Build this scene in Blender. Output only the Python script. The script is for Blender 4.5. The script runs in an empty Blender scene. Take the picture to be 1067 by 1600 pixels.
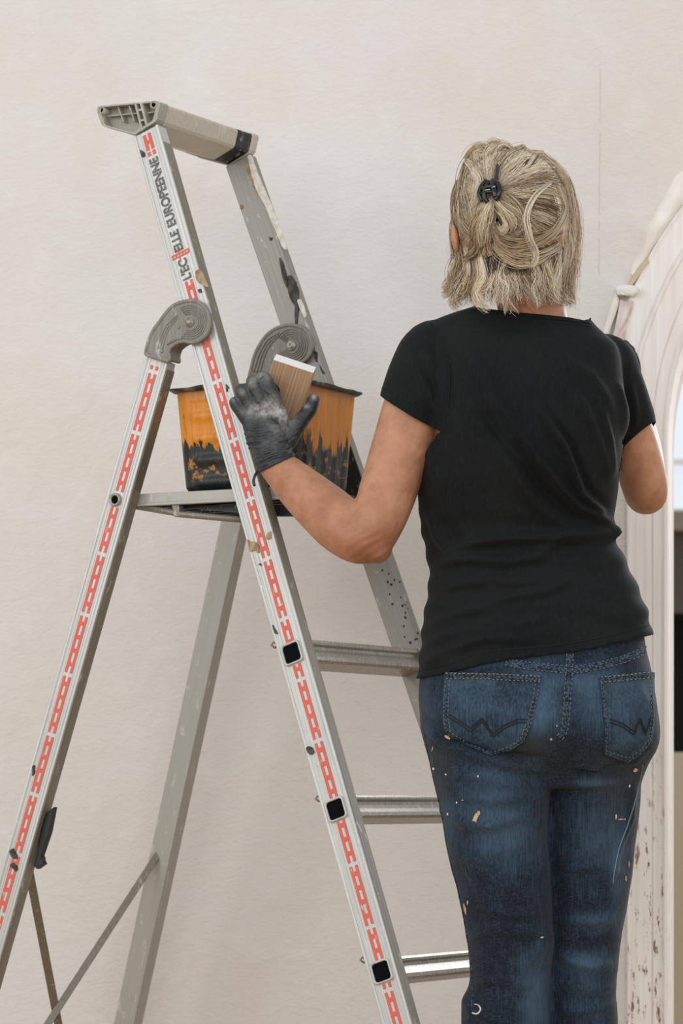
import bpy, bmesh, math, random
from mathutils import Vector, Matrix, noise
from mathutils.bvhtree import BVHTree
random.seed(4)
S = bpy.context.scene
COL = S.collection

# ------------------------------------------------------------------ camera, world, lights
F, CX, HY, CZ = 5000.0, 533.5, 1250.0, 0.73
cam_d = bpy.data.cameras.new('camera'); cam = bpy.data.objects.new('camera', cam_d); COL.objects.link(cam)
cam.location = (0, 0, CZ); cam.rotation_euler = (math.radians(90), 0, 0)
cam_d.sensor_fit = 'VERTICAL'; cam_d.sensor_height = 36; cam_d.lens = F / 1600 * 36
cam_d.shift_y = (HY - 800) / 1600; cam_d.clip_end = 60
cam_d.dof.use_dof = True; cam_d.dof.focus_distance = 4.8; cam_d.dof.aperture_fstop = 7.0
S.camera = cam
W = bpy.data.worlds.new('world'); S.world = W; W.use_nodes = True
W.node_tree.nodes['Background'].inputs[0].default_value = (0.905, 0.96, 1.03, 1)
W.node_tree.nodes['Background'].inputs[1].default_value = 0.76
def area(name, loc, target, sx, sy, power, col):
    d = bpy.data.lights.new(name, 'AREA'); d.shape = 'RECTANGLE'; d.size = sx; d.size_y = sy
    d.energy = power; d.color = col
    o = bpy.data.objects.new(name, d); COL.objects.link(o); o.location = loc
    o.rotation_euler = (Vector(target) - Vector(loc)).to_track_quat('-Z', 'Y').to_euler()
    return o
area('window_light_left', (-3.6, 2.2, 2.5), (0.3, 5.2, 1.0), 2.4, 1.8, 44, (0.975, 0.975, 0.975))
area('window_light_high', (-0.9, -2.6, 2.7), (0.1, 5.5, 0.9), 7.0, 4.0, 190, (0.975, 0.985, 1.0))
area('fill_light_right', (3.4, 1.8, 1.9), (0.5, 5.3, 1.0), 1.8, 1.8, 15, (0.98, 0.985, 1.0))  # unseen fill light, added to brighten the arch casing
area('far_window_light', (2.6, 8.2, 2.6), (0.9, 5.6, 1.2), 1.6, 1.6, 95, (0.92, 0.96, 1.0))
S.view_settings.view_transform = 'Standard'; S.view_settings.look = 'None'
S.view_settings.exposure = 0.0; S.view_settings.gamma = 1.0; S.view_settings.use_curve_mapping = False

# ------------------------------------------------------------------ picture point -> world point
def P(px, py, Y): return Vector(((px - CX) / F * Y, Y, CZ + (HY - py) / F * Y))
TH = math.radians(28); SN, CS = math.sin(TH), math.cos(TH)
U = Vector((SN, CS, 0)); FR = Vector((CS, -SN, 0)); ZV = Vector((0, 0, 1))
C0 = 4.248
def _pl(px, py, c0, k, off):
    dx = (px - CX) / F; dz = (HY - py) / F
    Y = (c0 + off + k * (CZ - 0.95)) / (dx * SN + CS - k * dz)
    return P(px, py, Y)
def near(px, py, off=0): return _pl(px, py, C0, 0.061, off)                 # outer face of the near side of the ladder
def far(px, py, off=0): return _pl(px, py, C0 + 0.374, 0.061 - 0.122, off)   # inner face of its far side

# ------------------------------------------------------------------ materials
def srgb(r, g, b):
    f = lambda c: (c / 255 / 12.92) if c / 255 <= 0.04045 else ((c / 255 + 0.055) / 1.055) ** 2.4
    return (f(r), f(g), f(b), 1)
class NT:
    def __init__(s, name, rough=0.6, metal=0.0, col=(0.5, 0.5, 0.5, 1), spec=0.5):
        s.m = bpy.data.materials.new(name); s.m.use_nodes = True; s.t = s.m.node_tree
        s.b = s.t.nodes['Principled BSDF']
        s.b.inputs['Base Color'].default_value = col; s.b.inputs['Roughness'].default_value = rough
        s.b.inputs['Metallic'].default_value = metal; s.b.inputs['Specular IOR Level'].default_value = spec
        s.tc = None
    def n(s, typ, **kw):
        nd = s.t.nodes.new(typ)
        for k, v in kw.items(): setattr(nd, k, v)
        return nd
    def l(s, a, b): s.t.links.new(a, b)
    def coord(s, scale=(1, 1, 1), loc=(0, 0, 0), kind='Object'):
        if not s.tc: s.tc = s.n('ShaderNodeTexCoord')
        mp = s.n('ShaderNodeMapping'); s.l(s.tc.outputs[kind], mp.inputs[0])
        mp.inputs['Scale'].default_value = scale; mp.inputs['Location'].default_value = loc
        return mp.outputs[0]
    def noise(s, scale, detail=4, rough=0.55, vec=None, dist=0.0):
        nd = s.n('ShaderNodeTexNoise'); nd.inputs['Scale'].default_value = scale
        nd.inputs['Detail'].default_value = detail; nd.inputs['Roughness'].default_value = rough
        nd.inputs['Distortion'].default_value = dist
        s.l(vec if vec is not None else s.coord(), nd.inputs['Vector']); return nd.outputs['Fac']
    def ramp(s, fac, a, b, ca=(0, 0, 0, 1), cb=(1, 1, 1, 1)):
        r = s.n('ShaderNodeValToRGB'); s.l(fac, r.inputs[0])
        r.color_ramp.elements[0].position = a; r.color_ramp.elements[0].color = ca
        r.color_ramp.elements[1].position = b; r.color_ramp.elements[1].color = cb
        return r.outputs[0]
    def mix(s, fac, a, b):
        m = s.n('ShaderNodeMix', data_type='RGBA')
        for v, i in ((fac, 0), (a, 6), (b, 7)):
            if isinstance(v, (tuple, float, int)): m.inputs[i].default_value = v
            else: s.l(v, m.inputs[i])
        return m.outputs[2]
    def math(s, op, a, b=0.0, c=0.0):
        m = s.n('ShaderNodeMath', operation=op)
        for i, v in enumerate((a, b, c)):
            if isinstance(v, (float, int)): m.inputs[i].default_value = v
            else: s.l(v, m.inputs[i])
        return m.outputs[0]
    def attr(s, name, out='Fac'):
        a = s.n('ShaderNodeAttribute'); a.attribute_name = name; return a.outputs[out]
    def bump(s, h, strength, dist, prev=None):
        b = s.n('ShaderNodeBump'); b.inputs['Strength'].default_value = strength; b.inputs['Distance'].default_value = dist
        s.l(h, b.inputs['Height'])
        if prev is not None: s.l(prev, b.inputs['Normal'])
        s.l(b.outputs[0], s.b.inputs['Normal']); return b.outputs[0]
    def base(s, c): s.l(c, s.b.inputs['Base Color'])
def flat(name, col, rough=0.6, metal=0.0, spec=0.5): return NT(name, rough, metal, col, spec).m

def mk_plaster():
    t = NT('old_plaster', 0.85, spec=0.25)
    a = t.noise(1.3, 3); b = t.noise(14, 4); d = t.noise(3.2, 5, 0.6, t.coord(loc=(3, 1, 7)))
    c = t.mix(t.ramp(a, 0.35, 0.68), srgb(218, 212, 205), srgb(226, 221, 216))
    c = t.mix(t.math('MULTIPLY', t.ramp(d, 0.5, 0.72), 0.55), c, srgb(219, 206, 190))
    c = t.mix(t.math('MULTIPLY', t.ramp(t.noise(2.1, 4, 0.6, t.coord(loc=(9, 4, 1))), 0.52, 0.75), 0.4), c, srgb(220, 206, 201))
    c = t.mix(t.math('MULTIPLY', t.ramp(b, 0.55, 0.8), 0.3), c, srgb(238, 234, 228))
    t.base(c)
    tex = t.coord(scale=(1, 1, 1.7))
    n1 = t.bump(t.ramp(t.noise(38, 5, 0.62, tex, 0.7), 0.36, 0.68), 0.2, 0.006)
    n2 = t.bump(t.noise(115, 3, 0.6, tex), 0.3, 0.004, n1)
    t.bump(t.noise(7, 3), 0.25, 0.02, n2)
    return t.m
PLASTER = mk_plaster()
def mk_casing():
    t = NT('flaking_casing_paint', 0.62, spec=0.35)
    st = t.noise(1.0, 4, 0.6, t.coord(scale=(90, 90, 3)))
    c = t.mix(t.ramp(st, 0.35, 0.7), srgb(230, 221, 212), srgb(241, 237, 232))
    hz = t.n('ShaderNodeSeparateXYZ'); t.l(t.coord(), hz.inputs[0])
    low = t.ramp(hz.outputs[2], 0.62, 0.86, (1, 1, 1, 1), (0, 0, 0, 1))
    fl = t.ramp(t.noise(1.0, 5, 0.72, t.coord(scale=(120, 120, 26))), 0.585, 0.615)
    mask = t.math('MULTIPLY', fl, low)
    c = t.mix(mask, c, srgb(140, 104, 80))
    t.base(c); nn = t.bump(st, 0.25, 0.003); t.bump(t.math('SUBTRACT', 1.0, mask), 0.5, 0.0015, nn)
    return t.m
CASING = mk_casing()
def mk_alu(name, c1, c2, stain=0.5, metal=0.55, rough=0.42, spots=0.5, grain=0.25):
    t = NT(name, rough, metal)
    st = t.noise(1.0, 4, 0.6, t.coord(scale=(420, 420, 5)))
    c = t.mix(t.ramp(st, 0.3, 0.7), c1, c2)
    bl = t.ramp(t.noise(1.0, 5, 0.7, t.coord(scale=(60, 60, 22), loc=(2, 5, 1))), 0.62, 0.74)
    c = t.mix(t.math('MULTIPLY', bl, stain), c, srgb(140, 120, 92))
    dk = t.ramp(t.noise(1.0, 4, 0.75, t.coord(scale=(130, 130, 55), loc=(7, 2, 3))), 0.68, 0.72)
    c = t.mix(t.math('MULTIPLY', dk, spots), c, srgb(45, 42, 38))
    wh = t.ramp(t.noise(1.0, 4, 0.7, t.coord(scale=(75, 75, 30), loc=(1, 8, 5))), 0.6, 0.66)
    c = t.mix(t.math('MULTIPLY', wh, 0.35), c, srgb(226, 222, 214))
    t.base(c); t.bump(st, grain, 0.0008)
    return t.m
ALU = mk_alu('scuffed_aluminium', srgb(176, 175, 170), srgb(208, 207, 202), 0.4, 0.3, 0.42, 0.8)
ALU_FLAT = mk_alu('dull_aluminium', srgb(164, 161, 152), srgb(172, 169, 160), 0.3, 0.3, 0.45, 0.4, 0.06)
ALU_DIRTY = mk_alu('dirty_aluminium', srgb(134, 128, 116), srgb(182, 176, 165), 0.9, 0.45, 0.36, 1.0, 0.12)
ALU_BROWN = mk_alu('grimy_shaded_aluminium', srgb(120, 113, 100), srgb(146, 139, 126), 0.5, 0.4, 0.5, 0.6)  # grimy bars and clips, also the painted shade on the side flanges
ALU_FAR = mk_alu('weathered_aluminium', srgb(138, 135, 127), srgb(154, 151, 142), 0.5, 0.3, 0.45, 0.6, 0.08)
BEIGE = mk_alu('worn_beige_plastic', srgb(178, 168, 150), srgb(204, 196, 180), 0.5, 0.0, 0.5, 0.9)
GREYP = mk_alu('dusty_grey_plastic', srgb(116, 111, 102), srgb(142, 137, 127), 0.25, 0.0, 0.55, 0.3)
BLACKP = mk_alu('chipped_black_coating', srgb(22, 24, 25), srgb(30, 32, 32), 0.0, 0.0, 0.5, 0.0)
BLACK = flat('black_plastic', srgb(20, 22, 24), 0.4)
HOLE = flat('hollow_shade', srgb(10, 11, 14), 0.9, 0.0, 0.1)  # near-black sheets paint the shade inside open ends
RED = None
def mk_red():
    t = NT('worn_red_print', 0.5)
    w = t.ramp(t.noise(1.0, 5, 0.7, t.coord(scale=(160, 160, 60))), 0.63, 0.68)
    t.base(t.mix(t.math('MULTIPLY', w, 0.8), t.mix(t.noise(9, 2), srgb(205, 84, 66), srgb(216, 104, 84)), srgb(205, 190, 180)))
    return t.m
RED = mk_red()
def mk_ink():
    t = NT('worn_dark_print', 0.6)
    w = t.ramp(t.noise(1.0, 5, 0.7, t.coord(scale=(260, 260, 260))), 0.56, 0.62)
    t.base(t.mix(t.math('MULTIPLY', w, 0.8), srgb(92, 92, 88), srgb(180, 180, 174)))
    return t.m
INK = mk_ink()

# ------------------------------------------------------------------ mesh helpers
def link(name, me, mat, parent=None, smooth=False, mw=None):
    o = bpy.data.objects.new(name, me); COL.objects.link(o)
    if mat: me.materials.append(mat) if not len(me.materials) else None
    if parent: o.parent = parent
    if smooth:
        me.polygons.foreach_set('use_smooth', [True] * len(me.polygons))
    if mw is not None: o.matrix_world = mw if not parent else parent.matrix_world.inverted() @ mw
    return o
def obj(name, bm, mat, parent=None, smooth=False, mw=None, kind=None):
    bmesh.ops.recalc_face_normals(bm, faces=bm.faces)
    me = bpy.data.meshes.new(name); bm.to_mesh(me); bm.free()
    o = link(name, me, mat, None, smooth)
    if mw is not None: o.matrix_world = mw
    if parent:
        o.parent = parent
        if not parent_is_id(parent): o.matrix_parent_inverse = world_of(parent).inverted()
    if kind: o['kind'] = kind
    return o
def world_of(o):
    m = o.matrix_basis.copy()
    if o.parent: m = world_of(o.parent) @ o.matrix_parent_inverse @ m
    return m
def parent_is_id(o): return world_of(o) == Matrix.Identity(4)
def thing(name, label, cat, loc, group=None):
    o = bpy.data.objects.new(name, None); COL.objects.link(o); o.location = loc; o.empty_display_size = 0.05
    o['label'] = label; o['category'] = cat
    if group: o['group'] = group
    return o
def tag(o, label, cat): o['label'] = label; o['category'] = cat; return o
def box(bm, x0, x1, y0, y1, z0, z1, M=None, bev=0.0):
    vs = [bm.verts.new(Vector((x, y, z))) for x in (x0, x1) for y in (y0, y1) for z in (z0, z1)]
    fs = [(0, 1, 3, 2), (4, 6, 7, 5), (0, 4, 5, 1), (2, 3, 7, 6), (0, 2, 6, 4), (1, 5, 7, 3)]
    faces = [bm.faces.new([vs[i] for i in f]) for f in fs]
    geom = vs
    if bev:
        es = list({e for f in faces for e in f.edges})
        r = bmesh.ops.bevel(bm, geom=es, offset=bev, segments=2, profile=0.5, affect='EDGES')
        geom = list({v for f in r['faces'] for v in f.verts} | {v for v in vs if v.is_valid})
    if M is not None:
        for v in geom: v.co = M @ v.co
def prism(bm, pts, d, bev=0.0):
    """closed outline of world points pushed by vector d"""
    a = [bm.verts.new(p) for p in pts]; b = [bm.verts.new(p + d) for p in pts]; n = len(pts)
    fs = [bm.faces.new(a), bm.faces.new(b[::-1])]
    for i in range(n): fs.append(bm.faces.new((a[i], b[i], b[(i + 1) % n], a[(i + 1) % n])))
    if bev:
        es = list({e for f in fs[:2] for e in f.edges})
        bmesh.ops.bevel(bm, geom=es, offset=bev, segments=2, profile=0.5, affect='EDGES')
def catmull(pts, n):
    out = []; L = len(pts)
    for i in range(L - 1):
        p0, p1, p2, p3 = pts[max(i - 1, 0)], pts[i], pts[i + 1], pts[min(i + 2, L - 1)]
        for k in range(n):
            t = k / n
            out.append(tuple(0.5 * (2 * b + (c - a) * t + (2 * a - 5 * b + 4 * c - d) * t * t + (3 * b - a - 3 * c + d) * t ** 3)
                             for a, b, c, d in zip(p0, p1, p2, p3)))
    out.append(tuple(pts[-1])); return out
def tube(bm, pts, rad, seg=10, closed=False, cap=True, flat_=None):
    """pts: Vectors; rad: number or list; flat_: (dir, factor) squashes along dir"""
    n = len(pts); rings = []
    if not isinstance(rad, (list, tuple)): rad = [rad] * n
    up = None
    for i in range(n):
        t = (pts[(i + 1) % n] - pts[i - 1]) if closed else (pts[min(i + 1, n - 1)] - pts[max(i - 1, 0)])
        t.normalize()
        if up is None:
            up = t.orthogonal().normalized()
        up = (up - t * up.dot(t)).normalized(); w = t.cross(up)
        ring = []
        for k in range(seg):
            a = 2 * math.pi * k / seg; off = (up * math.cos(a) + w * math.sin(a)) * rad[i]
            if flat_: off -= flat_[0] * off.dot(flat_[0]) * (1 - flat_[1])
            ring.append(bm.verts.new(pts[i] + off))
        rings.append(ring)
    m = n if closed else n - 1
    for i in range(m):
        a, b = rings[i], rings[(i + 1) % n]
        for k in range(seg): bm.faces.new((a[k], a[(k + 1) % seg], b[(k + 1) % seg], b[k]))
    if cap and not closed: bm.faces.new(rings[0][::-1]); bm.faces.new(rings[-1])
def ball(bm, c, rx, ry=None, rz=None, u=16, v=10, M=None):
    ry = ry or rx; rz = rz or rx
    m = Matrix.Translation(c) @ (M or Matrix.Identity(4)) @ Matrix.Diagonal((rx, ry, rz, 1))
    bmesh.ops.create_uvsphere(bm, u_segments=u, v_segments=v, radius=1, matrix=m)
def limb(bm, spec, seg=20, sub=6):
    """spec: (x,y,z,r) tuples, rounded ends"""
    c = catmull(spec, sub)
    tube(bm, [Vector(q[:3]) for q in c], [q[3] for q in c], seg)
    for q in (spec[0], spec[-1]): ball(bm, Vector(q[:3]), q[3] * 0.98)
def rings(bm, rows, seg=64, ex=2.4, sub=4, rot=0.0):
    """rows: (z, x_centre, y_centre, half_width, half_depth)"""
    rows = catmull(rows, sub); prev = None
    for (z, xc, yc, a, b) in rows:
        ring = []
        for k in range(seg):
            t = 2 * math.pi * k / seg; c, s = math.cos(t), math.sin(t)
            x = a * math.copysign(abs(c) ** (2 / ex), c); y = b * math.copysign(abs(s) ** (2 / ex), s)
            ring.append(bm.verts.new((xc + x, yc + y, z)))
        if prev:
            for k in range(seg): bm.faces.new((prev[k], prev[(k + 1) % seg], ring[(k + 1) % seg], ring[k]))
        else: bm.faces.new(ring[::-1])
        prev = ring
    bm.faces.new(prev)
def rowpx(y, L, R, yc, hd, grow=0.0):
    z = CZ + (HY - y) / F * yc
    return (z, ((L + R) / 2 - CX) / F * yc, yc, (R - L) / 2 / F * yc + grow, hd + grow)
def fuse(bm, voxel, smooth=4, fac=0.5):
    """one continuous surface from overlapping closed pieces"""
    bmesh.ops.recalc_face_normals(bm, faces=bm.faces)
    me = bpy.data.meshes.new('tmp'); bm.to_mesh(me); bm.free()
    o = bpy.data.objects.new('tmp', me); COL.objects.link(o)
    m = o.modifiers.new('r', 'REMESH'); m.mode = 'VOXEL'; m.voxel_size = voxel; m.adaptivity = 0
    s = o.modifiers.new('s', 'SMOOTH'); s.iterations = smooth; s.factor = fac
    dg = bpy.context.evaluated_depsgraph_get(); ev = o.evaluated_get(dg)
    out = bpy.data.meshes.new_from_object(ev)
    bpy.data.objects.remove(o); bpy.data.meshes.remove(me)
    b = bmesh.new(); b.from_mesh(out); bpy.data.meshes.remove(out)
    return b
def seg_dist(px, py, poly):
    best = 1e9; s = 1; tt = 0
    for i in range(len(poly) - 1):
        ax, ay = poly[i]; bx, by = poly[i + 1]; dx, dy = bx - ax, by - ay
        t = max(0, min(1, ((px - ax) * dx + (py - ay) * dy) / (dx * dx + dy * dy + 1e-9)))
        d = math.hypot(px - ax - t * dx, py - ay - t * dy)
        if d < best: best = d; tt = (i + t) / (len(poly) - 1); s = 1 if (dx * (py - ay) - dy * (px - ax)) > 0 else -1
    return best, tt, s
def to_px(co): return CX + co.x / co.y * F, HY - (co.z - CZ) / co.y * F
def paint(me, name, fn):
    a = me.attributes.new(name, 'FLOAT', 'POINT')
    a.data.foreach_set('value', [fn(v) for v in me.vertices])

# ------------------------------------------------------------------ setting
WS = -0.16
WN = Vector((WS, -1, 0)).normalized()       # wall normal, towards the camera
WT = Vector((1, WS, 0)).normalized()
W0 = Vector((0, 5.56, 0))
def wall_px(px, py, off=0.0):
    """point of the wall plane (moved off metres out of it) seen at a picture point"""
    d = Vector(((px - CX) / F, 1, (HY - py) / F)); o = Vector((0, 0, CZ))
    t = (W0 + WN * off - o).dot(WN) / d.dot(WN); return o + d * t
def sz(p): return (p - W0).dot(WT), p.z
def wp(s, z, off=0.0): return W0 + WT * s + WN * off + Vector((0, 0, z))
sE, _ = sz(wall_px(1045, 900)); sC, zC = sz(wall_px(1530, 680)); RI = sC - sE      # arch centre and inner radius
def arch_path(r, n=40):
    out = [(sC - r, 0.0)]
    for k in range(n + 1):
        a = math.pi - math.pi * k / n; out.append((sC + r * math.cos(a), zC + r * math.sin(a)))
    out.append((sC + r, 0.0)); return out
bm = bmesh.new()
out = [(-3.4, 0), (-3.4, 3.1), (sC + 2.4, 3.1), (sC + 2.4, 0)] + arch_path(RI + 0.004)[::-1]
prism(bm, [wp(s, z) for s, z in out], -WN * 0.22)
o = obj('wall_back', bm, PLASTER); o['kind'] = 'structure'; WALL = o
# hairline seam in the plaster: shallow ridged strip
bm = bmesh.new()
for (y0, y1, hw) in ((108, 190, 1.3), (205, 335, 1.6), (345, 360, 1.2), (372, 430, 1.3)):
    n = 14
    L = []; R = []
    for k in range(n + 1):
        y = y0 + (y1 - y0) * k / n; x = 937.5 - (y - 100) * 0.006 + random.uniform(-0.4, 0.4); w = hw * random.uniform(0.2, 0.7)
        L.append(wall_px(x - w, y, 0.0006)); R.append(wall_px(x + w, y, 0.0006))
    prism(bm, L + R[::-1], -WN * 0.001)
obj('hairline_crack', bm, flat('crack_line', srgb(206, 197, 187), 0.9), WALL)  # thin strip, slightly darker than the plaster
bm = bmesh.new(); box(bm, -4.5, 4.5, -1.5, 9.6, -0.1, 0.0)
def mk_floor():
    t = NT('warm_tan_floor', 0.8); t.base(t.mix(t.noise(5, 5), srgb(176, 142, 98), srgb(196, 164, 122))); t.bump(t.noise(60, 4), 0.2, 0.004); return t.m  # unseen floor, tan chosen to bounce warm light onto the wall
o = obj('floor', bm, mk_floor()); o['kind'] = 'structure'
# arch casing: a moulded profile swept up the jamb and round the arch
prof = [(0.0, -0.10), (0.0, 0.018), (0.002, 0.025), (0.006, 0.027), (0.009, 0.023), (0.010, 0.019), (0.0255, 0.019), (0.0265, 0.0165), (0.028, 0.0165), (0.029, 0.019),
        (0.062, 0.019), (0.064, 0.022), (0.068, 0.023), (0.0705, 0.018), (0.0712, -0.003)]
bm = bmesh.new(); pr = None
pa = arch_path(1.0)
for i, (r_, h_) in enumerate(prof):
    ring = [bm.verts.new(wp(s, z, h_)) for s, z in arch_path(RI + r_, 56)]
    if pr:
        for k in range(len(ring) - 1): bm.faces.new((pr[k], pr[k + 1], ring[k + 1], ring[k]))
    pr = ring
o = obj('trim_1', bm, CASING); o['kind'] = 'structure'
for p in o.data.polygons: p.use_smooth = False
# fresh plaster round the outside of the arch
NEWP = None
def mk_newp():
    t = NT('fresh_white_plaster', 0.6, spec=0.35)
    t.base(t.mix(t.ramp(t.noise(12, 4), 0.35, 0.65), srgb(226, 216, 200), srgb(240, 236, 229)))
    t.bump(t.noise(30, 4), 0.6, 0.006); return t.m
NEWP = mk_newp()
bm = bmesh.new(); pr = None
aa0, aa1 = math.radians(174), math.radians(60)
for r_, h_ in ((0.069, -0.004), (0.069, 0.010), (0.074, 0.0125), (0.082, 0.0105), (0.108, 0.0105), (0.114, 0.013), (0.117, 0.009), (0.118, -0.004)):
    ring = [bm.verts.new(wp(sC + (RI + r_) * math.cos(aa0 + (aa1 - aa0) * k / 50), zC + (RI + r_) * math.sin(aa0 + (aa1 - aa0) * k / 50), h_)) for k in range(51)]
    if pr:
        for k in range(50): bm.faces.new((pr[k], pr[k + 1], ring[k + 1], ring[k]))
    pr = ring
o = obj('trim_2', bm, CASING); o['kind'] = 'structure'
bm = bmesh.new(); RO = RI + 0.1165
a0, a1 = math.radians(154), math.radians(96); n = 60; cols = []
for k in range(n + 1):
    a = a0 + (a1 - a0) * k / n; f = min(1, k / 6)
    wdt = (0.016 + 0.034 * min(1, k / 16)) * (0.85 + 0.25 * noise.noise(Vector((k * 0.35, 1, 0)))) + 0.002
    row = []
    for j in range(9):
        q = j / 8; h = (0.004 + 0.011 * math.sin(math.pi * min(1, q * 1.15)) ** 0.6 + 0.005 * noise.noise(Vector((k * 0.5, q * 3, 2)))) * (0.3 + 0.7 * f)
        if j == 8: h = -0.002
        rr = RO + wdt * q
        row.append(bm.verts.new(wp(sC + rr * math.cos(a), zC + rr * math.sin(a), h)))
    cols.append(row)
for k in range(n):
    for j in range(8): bm.faces.new((cols[k][j], cols[k + 1][j], cols[k + 1][j + 1], cols[k][j + 1]))
obj('plaster_bead', bm, NEWP, WALL, True)
bm = bmesh.new()
led = catmull([(961, 453), (963, 447), (975, 445), (990, 446), (998, 449), (997, 455), (990, 462), (980, 461), (970, 460), (964, 460)], 4)
prism(bm, [wall_px(x, y, 0.026) for x, y in led], -WN * 0.03, 0.004)
obj('plaster_ledge', bm, NEWP, WALL, True)
bm = bmesh.new()
prism(bm, [wall_px(x, y, 0.016) for x, y in catmull([(962, 455), (967, 468), (962, 490), (954, 512), (948, 536), (938, 540), (944, 512), (952, 486), (958, 466)], 3)], -WN * 0.02, 0.003)
obj('plaster_strip', bm, NEWP, WALL, True)
SCR = flat('ochre_scraped_edge', srgb(198, 178, 150), 0.8)
bm = bmesh.new(); prism(bm, [wall_px(x, y, 0.014) for x, y in catmull([(1012, 402), (1000, 414), (988, 431), (979, 446), (984, 449), (994, 437), (1004, 423), (1014, 410)], 3)], -WN * 0.012, 0.001); obj('scraped_edge', bm, SCR, WALL, True)
bm = bmesh.new()
pk = catmull([(968, 468), (980, 472), (989, 470), (986, 486), (979, 500), (977, 520), (974, 545), (952, 545), (960, 515), (965, 490)], 4)
prism(bm, [wall_px(x, y, 0.0148) for x, y in pk], -WN * 0.016, 0.0015)
def mk_pink():
    t = NT('pinkish_undercoat', 0.75); t.base(t.mix(t.ramp(t.noise(1, 4, 0.6, t.coord(scale=(50, 50, 12))), 0.4, 0.62), srgb(214, 190, 182), srgb(228, 216, 208))); t.bump(t.noise(60, 4), 0.5, 0.004); return t.m
obj('undercoat_patch', bm, mk_pink(), WALL, True)
# low plaster streak beside the lower casing
# room beyond the arch
def khaki():
    t = NT('khaki_wall_paint', 0.85); t.base(t.mix(t.noise(3, 3), srgb(168, 156, 134), srgb(178, 167, 146))); return t.m
bm = bmesh.new(); box(bm, -3.5, 4.5, 9.0, 9.15, 0, 3.1); o = obj('wall_far', bm, khaki()); o['kind'] = 'structure'
bm = bmesh.new()
YW = 8.98
xw0, zb = P(1020, 798, YW).x, P(0, 797, YW).z
bm = bmesh.new(); box(bm, xw0, xw0 + 1.3, YW - 0.02, YW, zb, zb + 1.25)
pane = flat('daylit_pane', (0.12, 0.14, 0.16, 1), 0.5)
nt = pane.node_tree.nodes['Principled BSDF']; nt.inputs['Emission Color'].default_value = (0.86, 0.92, 1, 1); nt.inputs['Emission Strength'].default_value = 0.80
bm2 = bmesh.new()
WHITEP = flat('white_window_paint', srgb(215, 214, 210), 0.5)
for a in ((xw0 - 0.06, xw0, zb - 0.06, zb + 1.31), (xw0 + 1.3, xw0 + 1.36, zb - 0.06, zb + 1.31), (xw0 - 0.06, xw0 + 1.36, zb + 1.25, zb + 1.31), (xw0 - 0.06, xw0 + 1.36, zb - 0.05, zb)):
    box(bm2, a[0], a[1], YW - 0.05, YW + 0.02, a[2], a[3])
box(bm2, xw0, xw0 + 1.3, YW - 0.035, YW - 0.02, zb + 0.125, zb + 0.14)
o = obj('window_1', bm2, WHITEP); o['kind'] = 'structure'
obj('pane', bm, pane, o)
t1 = thing('sideboard', 'dark wooden sideboard seen through the arch under the bright window', 'sideboard', (1.3, 8.7, 0))
z1, z2, z3 = P(0, 832, 8.6).z, P(0, 958, 8.6).z, P(0, 1176, 8.6).z
x0 = P(1022, 0, 8.6).x
bm = bmesh.new(); box(bm, x0, x0 + 1.5, 8.55, 8.97, z1, P(0, 800, 8.6).z, None, 0.005); obj('top', bm, flat('grey_brown_wood', srgb(120, 112, 98), 0.5), t1)
bm = bmesh.new(); box(bm, x0 + 0.01, x0 + 1.49, 8.6, 8.97, z2, z1); obj('drawer_front', bm, flat('dark_brown_wood', srgb(62, 54, 46), 0.5), t1)
bm = bmesh.new(); box(bm, x0, x0 + 1.5, 8.9, 8.97, z3, z2); box(bm, x0, x0 + 0.03, 8.6, 8.97, z3, z2); box(bm, x0 + 1.47, x0 + 1.5, 8.6, 8.97, z3, z2)
obj('open_niche', bm, flat('black_niche', srgb(16, 17, 18), 0.8), t1)
bm = bmesh.new(); box(bm, x0 - 0.01, x0 + 1.51, 8.58, 8.97, 0, z3, None, 0.004); obj('plinth', bm, khaki(), t1)

# ------------------------------------------------------------------ step ladder
foot0 = near(411.9 + 0.2813 * 1150, 2010)
LAD = thing('stepladder', 'scuffed aluminium platform stepladder with red measuring strips, beside the person', 'ladder', (foot0.x, foot0.y, 0))
def frame(fn, a, b, y_off=0.0):
    """matrix of a stile: z up along it, x to the ladder's front, y inwards; origin where it meets the floor"""
    A, B = fn(*a), fn(*b); z = (B - A).normalized(); y = (U - z * U.dot(z)).normalized(); x = y.cross(z)
    O = A - z * (A.z / z.z)
    M = Matrix((x, y, z)).transposed().to_4x4(); M.translation = O
    return M
MF_N = frame(near, (411.9 + 0.2813 * 658, 1518), (411.9 - 0.2813 * 652, 208))
MR_N = frame(near, (34, 1310), (228.4, 620))
MF_F = frame(far, (629, 1000), (401, 340))
MR_F = frame(far, (244.7, 1360), (351.6, 860))
def zloc(M, fn, x, y): return (M.inverted() @ fn(x, y)).z
HWF, HWR, TK = 0.0235, 0.0208, 0.026
zt = zloc(MF_N, near, 229, 203)
def channel(bm, hw, z0, z1, y0, y1, tip=0.0):
    box(bm, -hw, hw, y0, y1, z0, z1, None, 0.0022)
    # rolled flange ridge that catches the light along the front corner
    for xx in (hw - 0.0022, -hw + 0.0022):
        box(bm, xx - 0.0022, xx + 0.0026, y0 - 0.0012 if y0 == 0 else y0, y0 + 0.004, z0, z1, None, 0.0011)
def groove_ribs(bm, hw, z0, z1, y):
    for q in (-0.72, -0.5, 0.5, 0.72):
        box(bm, q * hw - 0.0007, q * hw + 0.0007, y - 0.0006, y + 0.001, z0, z1, None, 0.0003)
bm = bmesh.new(); channel(bm, HWF, 0.02, zt, 0, TK); groove_ribs(bm, HWF, 0.02, zt - 0.002, 0); FS_N = obj('front_stile', bm, ALU, LAD, mw=MF_N)
ztf = zloc(MF_F, far, 371, 250)
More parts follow.
